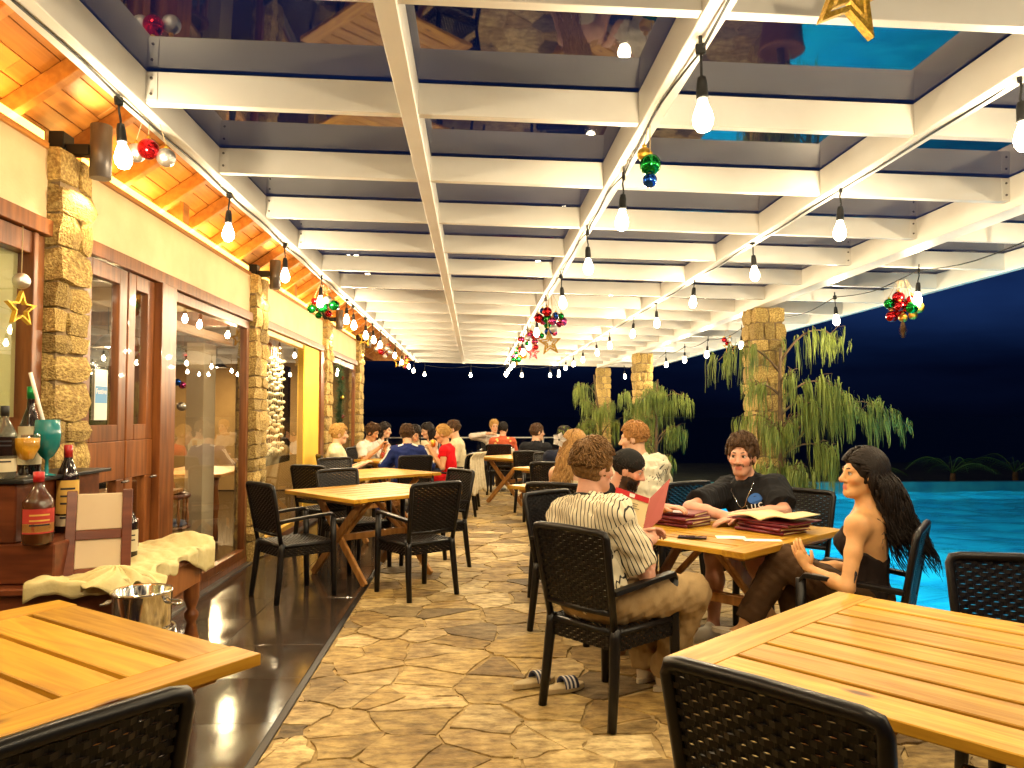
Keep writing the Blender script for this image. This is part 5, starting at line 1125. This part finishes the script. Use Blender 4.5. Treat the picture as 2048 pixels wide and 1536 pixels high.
# ================================================================== TABLE TOPS
M('maroon',(.16,.012,.022),(.11,.008,.016),rough=.35,scale=8,bump=.05); M('menu_pink',(.45,.12,.11),rough=.45); M('paper',(.75,.64,.36),(.70,.58,.30),rough=.8,scale=4); M('paper_white',(.78,.76,.70),rough=.7); M('menu_red',(.50,.02,.025),rough=.4); M('phone_black',(.008,.008,.010),rough=.12); M('screen',(.05,.05,.06),rough=.05)
def obox(name, mat, parent, c, sx, sy, sz, rz, bevel=.002): 
    o = MB().box(-sx/2,sx/2,-sy/2,sy/2,0,sz).build(name,mat,parent,bevel=bevel); o.location = c; o.rotation_euler = (0,0,rad(rz)); return o
TZ = .7505
def menu(label, x, y, z, rz):
    t = thing('menu_folder', label, 'menu', (x,y,z), rad(rz), 'closed menu folders')
    MB().box(-.12,.12,-.16,.16,0,.005).build('cover','maroon',t,bevel=.002); MB().box(-.12,.12,-.16,.16,.015,.020).build('cover','maroon',t,bevel=.002); MB().box(-.115,.112,-.155,.155,.0055,.0145).build('pages','paper',t); MB().tube([(-.122,-.16,.010),(-.122,.16,.010)],.010,8).build('spine','maroon',t,True)
for i in range(4): menu('maroon menu folder stacked in front of the reader, %s of its pile'%['bottom','second from the bottom','third from the bottom','topmost'][i], 1.27+.01*math.sin(3*i), 4.66+.012*math.cos(2*i), TZ+.0215*i, 38+[0,7,-5,12][i])
for i in range(3): menu('maroon menu folder under the open menu book, %s of its pile'%['bottom','middle','topmost'][i], 1.74+.012*i, 4.36-.01*i, TZ+.0215*i, 30+[4,-6,3][i])
ob = thing('open_menu', 'open menu book with cream pages lying on the maroon pile', 'menu', (1.76,4.37,TZ+.066), rad(-52))
for s in (-1,1):
    pg = MB(); n = 8; vs = []
    for i in range(n+1):
        u = i/n; x_ = s*.21*u; z_ = .012+.030*math.sin(math.pi*min(1,u*1.2)*.8)*(1-u*.5)+(.018*u if s > 0 else .0)
        for w_ in (-.15,.15): vs += [(x_,w_,z_),(x_,w_,z_-.010*(1-u*.5))]
    pg.add(vs,[(4*i,4*i+4,4*i+6,4*i+2) for i in range(n)]+[(4*i+1,4*i+3,4*i+7,4*i+5) for i in range(n)]+[(4*i,4*i+1,4*i+5,4*i+4) for i in range(n)]+[(4*i+2,4*i+6,4*i+7,4*i+3) for i in range(n)]+[(4*n,4*n+1,4*n+3,4*n+2)]); po = pg.build('page','paper',ob,True)
    if s > 0:
        for k in range(9): MB().box(.05,.05+random.uniform(.08,.13),.10-.022*k,.103-.022*k,.058,.0585).build('text_line','ink',po)
MB().box(-.215,.215,-.155,.155,0,.004).build('cover','maroon',ob)
# menu held up by the reader: facing page with red heading, pink cover leaf seen from behind
hm = thing('held_menu', 'upright open menu with red heading and pink cover held by the reader', 'menu', (.945,4.14,.765))
def leaf(p, th=.004):
    p = [Vector(a) for a in p]; n_ = (p[1]-p[0]).cross(p[3]-p[0]).normalized()*th; return MB().hexa([p[0],p[1],p[2],p[3],p[0]+n_,p[1]+n_,p[2]+n_,p[3]+n_])
O = Vector((.93,4.08,.80)); PW = lambda px,py,Y: atpix(px,py,Y)-O
def atpix(px,py,Y):      # a point of the held menu measured at depth Y
    th = math.atan(62/1500); ps = math.atan(74/1500); fw = Vector((math.sin(ps)*math.cos(th),math.cos(ps)*math.cos(th),math.sin(th))); rt = Vector((math.cos(ps),-math.sin(ps),0)); up = rt.cross(fw)
    d = fw*1500+rt*(px-1024)+up*(768-py); return Vector((0,0,1.43))+d*(Y/d.y)
sp0, sp1 = Vector((-.02,.02,-.005)), Vector((.03,.03,.20)); l0, l1 = Vector((-.19,.06,.03)), Vector((-.15,.07,.26)); r0, r1_ = Vector((.075,-.06,.10)), Vector((.13,-.04,.315))
leaf([sp0,l0,l1,sp1]).build('menu_page','paper',hm)
ex = (l0-sp0).normalized(); ey = (sp1-sp0).normalized(); nn_ = ex.cross(ey).normalized()*-.0045
if nn_.y > 0: nn_ = -nn_
def onpage(u0,u1,v0,v1,name,mat,k=1.0):
    f = lambda u,v: sp0.lerp(l0,u).lerp(sp1.lerp(l1,u),v)+nn_*k; leaf([f(u0,v0),f(u1,v0),f(u1,v1),f(u0,v1)],.0006).build(name,mat,hm)
onpage(.0,1,.86,1.0,'red_heading','menu_red'); onpage(.42,.58,.885,.975,'emblem','paper_white',1.3)
for k in range(11):
    if k in (3,7): continue
    w_ = random.uniform(.16,.34); onpage(.5-w_,.5+w_,.74-.055*k,.752-.055*k,'text_line','ink',1.2)
leaf([sp0+Vector((.005,0,0)),r0,r1_,sp1+Vector((.005,0,0))]).build('cover_leaf','menu_pink',hm)
ph_ = thing('mobile_phone','black mobile phone lying on the group table','phone',(1.20,4.12,TZ),rad(-20)); MB().box(-.078,.078,-.037,.037,0,.009).build('phone_body','phone_black',ph_,bevel=.003); MB().box(-.072,.072,-.033,.033,.0092,.0096).build('screen','screen',ph_)
tag(obox('paper_card','paper_white',None,(1.42,4.13,TZ),.16,.10,.002,-12,0),'white paper card beside the phone','card'); tag(obox('paper_slip','paper_white',None,(1.56,4.03,TZ),.20,.07,.002,-8,0),'long pale paper slip in front of the maroon pile','card')
M('blue_card',(.1,.3,.6),rough=.5)
def glass_cup(label, x, y, z, col, h=.12, r=.032, cat='drink', mat2=None):
    t = thing('drink_glass', label, cat, (x,y,z)); MB().lathe([(r*.75,0),(r,h),(r*.94,h),(r*.7,.008),(.001,.008)],16).build('glass','pane',t,True); nm = 'drink_%d'%int(1000*sum(col))
    if nm not in MATS: M(nm,col,rough=.1)
    MB().lathe([(.001,.009),(r*.70,.009),(r*.88,h*.78),(.001,h*.78)],14).build('drink',nm,t,True)
    MB().tube([(r*.3,0,.02),(-r*.9,.01,h*1.5)],.003,5).build('straw','print_red',t); return t
glass_cup('tall red drink in front of the phone user',-1.40,11.55,TZ,(.5,.03,.02),.14); glass_cup('pale green drink in a wide glass on the far table',-1.18,11.75,TZ,(.5,.5,.2),.15,.045); glass_cup('small amber drink near the navy jacket',-1.28,11.32,TZ,(.4,.15,.03),.1)
glass_cup('tall glass beside the folded napkins',.62,12.3,TZ,(.6,.6,.55),.17); glass_cup('yellow drink near the black shirt',.95,12.1,TZ,(.7,.5,.1),.12); glass_cup('red drink in front of the white printed shirt',1.30,7.3,TZ,(.45,.02,.02),.22,.036); glass_cup('clear glass near the flower wearer',.95,7.0,TZ,(.6,.6,.5),.12)
yc = thing('yellow_cup','bright yellow cup held by the person in the red top','cup',(-.585,10.62,.98)); MB().lathe([(.028,0),(.04,.1),(.037,.1),(.025,.01),(.001,.01)],16).build('cup','bauble_gold',yc,True)
for i,(x_,y_) in enumerate(((.85,12.45),(.98,12.5))):
    nk = MB(); nk.add([(-.05,-.05,0),(.05,-.05,0),(.05,.05,0),(-.05,.05,0),(0,0,.12)],[(0,1,4),(1,2,4),(2,3,4),(3,0,4),(3,2,1,0)]); o = nk.build('folded_napkin','paper_white'); o.location = (x_,y_,TZ); tag(o,'white folded napkin standing on the table beyond the black shirt','napkin','folded napkins')
hp = thing('phone_in_hand','black phone held up by the person in the white T-shirt','phone',(-1.40,11.86,1.0),rad(65)); MB().box(-.036,.036,-.004,.004,-.07,.07).build('phone_body','phone_black',hp,bevel=.002)
# ---- striped slides on the paving
M('slide_sole',(.50,.40,.22),(.42,.32,.17),rough=.7,scale=12); M('slide_strap',(.03,.04,.09),rough=.5)
def slide(label, x, y, rz):
    t = thing('slide_sandal', label, 'sandal', (x,y,0), rad(rz), 'pair of slides'); n = 22; poly = []
    for i in range(n):
        a = 2*math.pi*i/n; poly.append((.046*math.cos(a)*(1 if math.sin(a) > -.1 else .84),.132*math.sin(a)))
    MB().prism(poly,.003,.032,.02).build('sole','slide_sole',t,bevel=.004); st = MB(); vs = []
    for i in range(11):
        a = math.pi*i/10; 
        for y_, k in ((-.005,1.0),(.075,.86)): vs += [(.049*math.cos(a)*k**.3,y_,.025+.052*math.sin(a)*k),(.044*math.cos(a)*k**.3,y_,.021+.047*math.sin(a)*k)]
    st.add(vs,[(4*i,4*i+4,4*i+6,4*i+2) for i in range(10)]+[(4*i+1,4*i+3,4*i+7,4*i+5) for i in range(10)]+[(4*i,4*i+1,4*i+5,4*i+4) for i in range(10)]+[(4*i+2,4*i+6,4*i+7,4*i+3) for i in range(10)]); so = st.build('strap','slide_strap',t,True)
    for k in (-1,0,1):
        b = MB(); vs = []
        for i in range(11):
            a = math.pi*i/10
            for dy in (0,.011): y_ = .028+k*.024+dy-.005; kk = 1-.14*(y_+.005)/.08; vs.append((.0500*math.cos(a)*kk**.3,y_,.025+.0533*math.sin(a)*kk))
        b.add(vs,[(2*i,2*i+2,2*i+3,2*i+1) for i in range(10)]); b.build('stripe','print_white',so)
slide('left striped slide sandal lying behind the striped shirt wearer\'s chair',.315,4.02,-62); slide('right striped slide sandal nearest the chair leg of the striped shirt wearer',.455,3.93,-66)
# ---- cream jacket over the chair of the person in red
def drape(name, mat, label, cat, f, nu, nv, th=.006, parent=None, tagit=True):
    b = MB(); P_ = [[Vector(f(i/nu,j/nv)) for j in range(nv+1)] for i in range(nu+1)]; vs = [p for r in P_ for p in r]; W_ = nv+1
    b.add(vs,[(i*W_+j,(i+1)*W_+j,(i+1)*W_+j+1,i*W_+j+1) for i in range(nu) for j in range(nv)]); o = b.build(name,mat,parent,True); m = o.modifiers.new('thick','SOLIDIFY'); m.thickness = th; m.offset = 0
    if tagit: tag(o,label,cat)
    return o
cloth('jacket',(.62,.54,.38),(.50,.42,.28))
jc = (-.30,10.5,160)
def jf(u,v):       # u across the chair back, v from seat side over the top and down the outside
    z_ = .60+.32*min(v/.3,1) if v < .3 else .925-.55*(v-.3)/.7; y_ = -.235 if v < .3 else -.335-.03*(v-.3); y_ = y_+(-.05*math.sin(math.pi*min(max((v-.2)/.2,0),1)) if .2 < v < .4 else 0)
    fold = .014*math.sin(u*31+2*math.sin(v*4))*(.3+v); x_ = (u-.5)*(.50+.06*v)+.01*math.sin(9*v+u*5); z_ -= .05*math.sin(u*7)*max(0,v-.8)*4; return (x_, y_+fold-.02, z_)
jk = drape('cream_jacket','jacket','cream jacket draped over the chair back behind the person in red','jacket',jf,40,26); jk.location = (jc[0],jc[1],0); jk.rotation_euler = (0,0,rad(jc[2]-90))

# ================================================================== BAR CART WITH BOTTLES
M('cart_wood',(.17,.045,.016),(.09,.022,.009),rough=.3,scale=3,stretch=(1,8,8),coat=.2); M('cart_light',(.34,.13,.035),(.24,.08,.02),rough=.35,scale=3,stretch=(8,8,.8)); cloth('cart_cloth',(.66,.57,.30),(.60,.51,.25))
cx, cy_, cz = -1.78, 3.66, .72
ct = thing('bar_cart','dark red timber bar cart with turned legs and stepped shelf','cart',(cx,cy_,0))
MB().box(-.36,.36,-.48,.48,cz-.03,cz).build('top_board','cart_wood',ct,bevel=.006)
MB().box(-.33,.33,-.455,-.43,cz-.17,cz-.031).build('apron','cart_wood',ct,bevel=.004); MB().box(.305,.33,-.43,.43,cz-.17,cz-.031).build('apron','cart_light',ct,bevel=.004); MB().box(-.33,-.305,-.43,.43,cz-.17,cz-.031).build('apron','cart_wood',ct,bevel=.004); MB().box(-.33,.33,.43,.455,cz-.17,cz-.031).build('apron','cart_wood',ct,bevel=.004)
prof = [(.028,0),(.036,.02),(.024,.05),(.032,.10),(.020,.13),(.034,.20),(.040,.26),(.026,.32),(.022,.34),(.036,.37),(.036,.39),(.02,.41),(.034,.45),(.04,.47),(.04,cz-.031)]
for sx in (-1,1):
    for sy in (-1,1): o = MB().lathe(prof,16).build('turned_leg','mahogany',ct,True); o.location = (sx*.29,sy*.415,0)
MB().box(-.30,.30,-.42,.42,.16,.19).build('lower_shelf','cart_wood',ct,bevel=.004)
MB().box(-.35,.02,-.40,.40,cz+.001,cz+.17).build('riser','cart_wood',ct,bevel=.006); MB().box(-.352,-.14,-.402,.30,cz+.172,cz+.42).build('riser','cart_wood',ct,bevel=.006); MB().box(-.36,-.10,-.42,.34,cz+.421,cz+.438).build('shelf_board','black_metal',ct,bevel=.003)
rr_ = random.Random(5)
def cf(u,v):
    x_ = -.05+.47*v; y_ = -.52+1.04*u; z_ = cz+.007+.022*abs(math.sin(u*9+3*v+math.sin(v*5)))**1.6+.010*abs(math.sin(u*21-v*7+1.3*math.sin(u*6)))+.006*abs(math.sin(u*37+v*15))
    if x_ > .365: z_ -= (x_-.365)*(1.6+.9*math.sin(u*7+1))+.008*math.sin(u*30); x_ = .372+.012*math.sin(u*26+v*3)+.008*math.sin(u*55)
    if y_ < -.485: z_ -= (-.485-y_)*1.8; y_ = -.49-.006*math.sin(v*20)
    z_ += .05*math.exp(-((u-.97)**2/.002+(v-.62)**2/.05)); return (cx+x_,cy_+y_,z_)
drape('draped_cloth','cart_cloth','pale yellow cloth draped over the edge of the bar cart','cloth',cf,130,50,.004)
def nf(u,v):
    a = u*2*math.pi; r = .13*v*(1+.25*math.sin(3*a)); return (-1.50+r*math.cos(a)*1.35,3.23+r*math.sin(a)*.8,cz+.075-.085*v**1.5+.03*abs(math.sin(2.5*a+3*v))*v+.018*abs(math.sin(6*a+5*v))-.01)
drape('crumpled_napkin','cart_cloth','crumpled yellow napkin on the cart above the steel bucket','cloth',nf,72,20,.004)
bk = thing('ice_bucket','fluted steel ice bucket with ring handles hung at the corner of the cart','bucket',(-1.32,3.08,.50))
pr = [(.094,0),(.104,.02),(.108,.12),(.112,.225),(.116,.232),(.112,.238),(.104,.23),(.098,.03),(.001,.025)]
bb = MB(); n_ = 48; vs = []
for r,z in pr:
    for k in range(n_): q_ = r*(1+(.018 if k%2 else 0)*(1 if .03 < z < .2 else 0)); vs.append((q_*math.cos(2*math.pi*k/n_),q_*math.sin(2*math.pi*k/n_),z))
bb.add(vs,[(i*n_+k,i*n_+(k+1)%n_,(i+1)*n_+(k+1)%n_,(i+1)*n_+k) for i in range(len(pr)-1) for k in range(n_)]+[tuple(range(n_))[::-1]]); bb.build('bucket_body','chrome',bk,True)
for s in (-1,1): MB().tube([(s*.11,-.02,.19),(s*.145,-.03,.185),(s*.15,0,.18),(s*.145,.03,.185),(s*.11,.02,.19)],.006,6).build('ring_handle','chrome',bk,True)
MB().tube([(.122*math.cos(a),.122*math.sin(a),.085) for a in np.linspace(0,6.283,26)],.005,6).build('stand_ring','chrome',bk,True)
for k in range(3): a = 2*math.pi*k/3+.4; MB().tube([(.122*math.cos(a),.122*math.sin(a),.085),(.15*math.cos(a),.15*math.sin(a),-.5)],.006,6).build('stand_leg','chrome',bk,True)
es = thing('easel_stand','dark red wooden easel with cream panels standing on the cart','easel',(-1.65,3.40,cz+.012),rad(22))
def tl(y_,z_): return (y_-.30*z_, z_)
def ebox(x0,x1,z0,z1,th,mat,nm,off=0):
    p = [(x0,)+tl(off,z0),(x1,)+tl(off,z0),(x1,)+tl(off+th,z0),(x0,)+tl(off+th,z0),(x0,)+tl(off,z1),(x1,)+tl(off,z1),(x1,)+tl(off+th,z1),(x0,)+tl(off+th,z1)]; p = [(a,-b,c) for a,b,c in p]; MB().add(p,[(0,1,2,3),(4,7,6,5),(0,4,5,1),(1,5,6,2),(2,6,7,3),(3,7,4,0)]).build(nm,mat,es,bevel=.003)
ebox(-.13,-.09,0,.36,.024,'cart_wood','upright'); ebox(.09,.13,0,.36,.024,'cart_wood','upright'); ebox(-.09,.09,.15,.19,.022,'cart_wood','rail'); ebox(-.09,.09,0,.03,.022,'cart_wood','rail'); ebox(-.09,.09,.19,.345,.006,'cream_wall','panel',.008); ebox(-.09,.09,.03,.15,.006,'cream_wall','panel',.008)
# bottles
M('bottle_dark',(.018,.010,.008),rough=.06,spec=.7); M('bottle_brown',(.07,.022,.006),rough=.07,spec=.7); M('bottle_clear',(.55,.55,.45),rough=.06,trans=.85); M('bottle_teal',(.01,.16,.17),rough=.08,spec=.7); M('label_cream',(.62,.55,.36),rough=.7); M('label_red',(.42,.03,.02),rough=.6); M('cap_red',(.40,.012,.015),rough=.35); M('cap_green_foil',(.01,.22,.06),rough=.3,metal=.5); M('juice',(.85,.42,.02),rough=.3,emis=None); M('bottle_blue',(.01,.02,.09),rough=.1); M('label_gold',(.62,.38,.08),rough=.5)
def bottle(label, x, y, z, h, r, glass, capm, labs, neck=.36, nr=.3):
    t = thing('bottle', label, 'bottle', (x,y,z), rr_.uniform(-.4,.4)); hs = h*(1-neck)
    MB().lathe([(r*.9,0),(r,.012),(r,hs*.92),(r*.86,hs),(r*nr*1.2,hs+h*neck*.42),(r*nr,h*.93),(r*nr*1.12,h*.94),(r*nr*1.12,h*.965),(.004,h*.966)],20).build('glass',glass,t,True)
    MB().lathe([(r*nr*1.2,h*.86),(r*nr*1.22,h),(.003,h*1.003)],14).build('cap',capm,t,True)
    for z0,z1,lm,bars in labs:
        b = MB(); n = 13; vs = []
        for k in range(n):
            a = -math.pi*.82+math.pi*.95*k/(n-1); vs += [((r+.0012)*math.cos(a),(r+.0012)*math.sin(a),z0*h),((r+.0012)*math.cos(a),(r+.0012)*math.sin(a),z1*h)]
        b.add(vs,[(2*k,2*k+2,2*k+3,2*k+1) for k in range(n-1)]); lo_ = b.build('label',lm,t,True)
        for j in range(bars):
            zz = z0*h+(z1-z0)*h*(.72-.22*j); q_ = MB(); vs = []
            for k in range(7):
                a = -math.pi*.62+math.pi*.42*k/6; vs += [((r+.002)*math.cos(a),(r+.002)*math.sin(a),zz),((r+.002)*math.cos(a),(r+.002)*math.sin(a),zz+h*.022)]
            q_.add(vs,[(2*k,2*k+2,2*k+3,2*k+1) for k in range(6)]); q_.build('label_print','ink' if lm != 'label_red' else 'label_gold',lo_)
    return t
Z1, Z2, Z0 = cz+.171, cz+.439, cz+.012
bottle('tall dark bottle with green foil cap and cream label on the top shelf',-2.02,3.52,Z2,.40,.046,'bottle_dark','cap_green_foil',[(.12,.55,'label_cream',3)],.42)
bottle('clear bottle with scrolled black label and dark stopper on the top shelf',-2.0,3.30,Z2,.31,.046,'bottle_clear','rubber',[(.10,.28,'label_cream',1),(.32,.58,'bottle_dark',2)],.34)
bottle('dark liqueur bottle with red wax top and long cream label',-1.88,3.58,Z1,.40,.046,'bottle_dark','cap_red',[(.08,.20,'label_cream',1),(.22,.60,'label_gold',3)],.30,.34)
bottle('squat brown liqueur bottle with red and yellow label',-1.83,3.26,Z1,.30,.058,'bottle_brown','cap_red',[(.16,.50,'label_red',2),(.18,.30,'label_gold',1)],.36)
bottle('dark wine bottle with blue foil behind the easel',-1.66,3.72,Z0,.31,.038,'bottle_dark','bottle_blue',[(.15,.48,'label_cream',2)],.38)
bottle('brown bottle with a yellow label behind the liqueur',-1.90,3.60,Z1,.26,.036,'bottle_brown','label_gold',[(.15,.5,'label_gold',2)])
bottle('clear square-shouldered bottle at the end of the top shelf',-2.06,3.36,Z2,.25,.035,'bottle_clear','chrome',[(.15,.5,'label_cream',2)])
tl_ = thing('teal_goblet','teal glass goblet with a pale straw leaning out','glass',(-1.91,3.46,Z2)); MB().lathe([(.036,0),(.037,.005),(.009,.012),(.007,.07),(.028,.09),(.050,.13),(.055,.18),(.049,.25),(.046,.25),(.050,.18),(.044,.13),(.002,.085)],22).build('bowl','bottle_teal',tl_,True); MB().tube([(.01,0,.14),(-.07,-.02,.46)],.008,6).build('straw','print_white',tl_,True)
jg = thing('juice_glass','stemmed glass of orange juice beside the teal pitcher','glass',(-1.93,3.34,Z2)); jg.scale = (1.45,1.45,1.45); MB().lathe([(.032,0),(.034,.004),(.006,.010),(.005,.04),(.02,.055),(.036,.09),(.038,.13),(.036,.13),(.034,.09),(.002,.05)],18).build('glass','pane',jg,True); MB().lathe([(.002,.052),(.018,.057),(.0335,.09),(.0345,.118),(.001,.118)],16).build('juice','juice',jg,True)

# ================================================================== THINGS AT THE WINDOWS
po = thing('door_poster','small blue festive poster taped inside the door glass','poster',(-2.215,4.56,1.55)); MB().box(-.001,.001,-.075,.075,-.15,.15).build('sheet','paper_white',po); MB().box(.0012,.0016,-.07,.07,-.05,.05).build('blue_field','blue_card',po); MB().box(.0012,.0016,-.07,.07,.055,.145).build('picture','bauble_silver',po)
tm_ = text_mesh('Festive',.045,.0006)
for v_ in tm_.vertices: v_.co = Vector((.0022, v_.co.x, v_.co.y+.005))
tm_.materials.append(MATS['print_white']); put('lettering',tm_,po)
M('fir',(.03,.075,.02),(.015,.04,.012),rough=.7,scale=8)
def fir_garland(label, path, loc, r, n, baubles, name='garland'):
    t = thing(name,label,'garland',loc); b = MB(); rr = random.Random(3)
    for i in range(n):
        u = rr.random(); k = u*(len(path)-1); i0 = min(int(k),len(path)-2); p = Vector(path[i0]).lerp(Vector(path[i0+1]),k-i0); d = Vector((rr.gauss(0,1),rr.gauss(0,1),rr.gauss(0,1))).normalized()*r*rr.uniform(.5,1.1); s = d.orthogonal().normalized()*.004; b.add([p-s,p+s,p+d],[(0,1,2)])
    b.build('needles','fir',t); MB().tube(path,.008,6).build('stem','bark',t,True)
    for (x_,y_,z_,rad_,c_) in baubles: MB().ball((x_,y_,z_),rad_,14,9).build('bauble','bauble_'+c_,t,True)
    return t
fir_garland('gold wreath hung behind the second door leaf',[(0,.15*math.cos(a),.15*math.sin(a)) for a in np.linspace(0,6.283,20)],(-2.55,5.55,1.62),.06,700,[(.0,.15*math.cos(a),.15*math.sin(a),.02,'gold') for a in np.linspace(0,6,9)],'wreath').children[0].data.materials[0] = MATS['bauble_gold']
fir_garland('dark fir garland hanging in the far window',[(0,0,1.0),(.02,.02,.6),(0,.01,.3),(.01,0,0)],(-2.1,11.75,1.2),.13,1500,[(.03,.03,.8,.03,'red'),(.05,-.02,.5,.03,'gold'),(.04,.03,.2,.035,'wine')])
fir_garland('fir sprig with blue and pink baubles hung inside the wide window',[(0,-.12,.3),(0,0,.36),(0,.12,.3)],(-2.5,6.35,1.6),.11,800,[(.05,-.05,.1,.03,'blue'),(.05,.06,.08,.03,'pink'),(.05,.05,-.10,.038,'silver'),(.04,.1,.33,.03,'red')],'fir_sprig')
tag_ws = 1; ws = star('copper star hanging below a silver ball in the blind-covered window',(-2.10,3.56,1.92),.085,(0,0,rad(75)),mat='bauble_gold',two=False,hang=.3); MB().ball((0,0,.13),.038,16,10).build('bauble','bauble_silver',ws,True)
# shell curtain
M('shell',(.82,.72,.48),(.75,.62,.36),rough=.35,scale=30,emis=(1,.85,.5),estr=.0)
sc_ = thing('shell_curtain','hanging curtain of cream shell discs inside the lit window','curtain',(-2.42,0,0))
for i in range(10):
    y_ = 8.62+.105*i; st = MB(); st.tube([(0,y_,2.25),(0,y_,.95)],.002,4)
    for j in range(14): 
        z_ = 2.12-.085*j-.03*math.sin(i*.7)**2+.02*math.sin(i*1.3+j); st.lathe([(.001,-.024),(.022,-.016),(.030,.0),(.022,.016),(.001,.024)],9,(0.0+.01*math.sin(i*3+j*2),y_+.012*math.sin(j*2.1+i),z_))
    st.build('shell_string','shell',sc_,True)
lamp('curtain_fill_spot','SPOT',(-2.34,9.15,2.32),170,(1,.84,.55),bld,radius=.05,spot_size=rad(150),spot_blend=.7); lamp('curtain_fill_point','POINT',(-2.9,9.1,2.1),60,(1,.78,.4),bld,radius=.06)  # spot and point without fixtures, added to brighten the shell curtain
# ---- furniture inside
def inner_table(label, x, y):
    t = thing('dining_table',label,'table',(x,y,0),0,'tables inside the restaurant')
    for i in range(5): MB().box(-.45+.18*i+.002,-.45+.18*(i+1)-.002,-.7,.7,.73,.765).build('top_board','teak_leg',t,bevel=.003)
    for sx in (-1,1):
        for sy in (-1,1): o = MB().lathe([(.03,0),(.035,.1),(.02,.2),(.04,.4),(.025,.6),(.04,.728)],12).build('turned_leg','mahogany',t,True); o.location = (sx*.36,sy*.58,0)
inner_table('wooden table with turned legs inside by the wide window',-3.1,6.3); inner_table('wooden table inside behind the doors',-3.4,4.4); inner_table('wooden table inside behind the shell curtain',-3.3,9.3)
M('cushion',(.08,.09,.16),rough=.8)
def inner_chair(label, x, y, rz):
    t = thing('turned_chair',label,'chair',(x,y,0),rad(rz),'dark turned chairs inside')
    MB().lathe([(.2,.43),(.22,.44),(.22,.46),(.001,.46)],18).build('seat','cart_wood',t,True); MB().lathe([(.19,.462),(.2,.48),(.17,.5),(.001,.5)],18).build('cushion','cushion',t,True)
    for k in range(4): a = math.pi/4+k*math.pi/2; o = MB().lathe([(.016,0),(.022,.08),(.014,.14),(.026,.26),(.016,.34),(.024,.43)],10).build('leg','cart_wood',t,True); o.location = (.16*math.cos(a),.16*math.sin(a),0)
    MB().tube([(.2*math.cos(a),.2*math.sin(a),.72) for a in np.linspace(rad(150),rad(390),14)],.022,8).build('back_rail','cart_wood',t,True)
    for k in range(6): a = rad(165+k*42); o = MB().lathe([(.01,.46),(.018,.54),(.01,.6),(.014,.71)],8).build('spindle','cart_light',t,True); o.location = (.19*math.cos(a),.19*math.sin(a),0)
inner_chair('dark turned chair with a blue cushion nearest the wide window',-2.62,6.1,90); inner_chair('dark turned chair across the inside table',-2.72,6.75,80); inner_chair('dark turned chair at the table behind the doors',-2.85,4.75,90)
# keep the chair and table that were used as patterns in their places
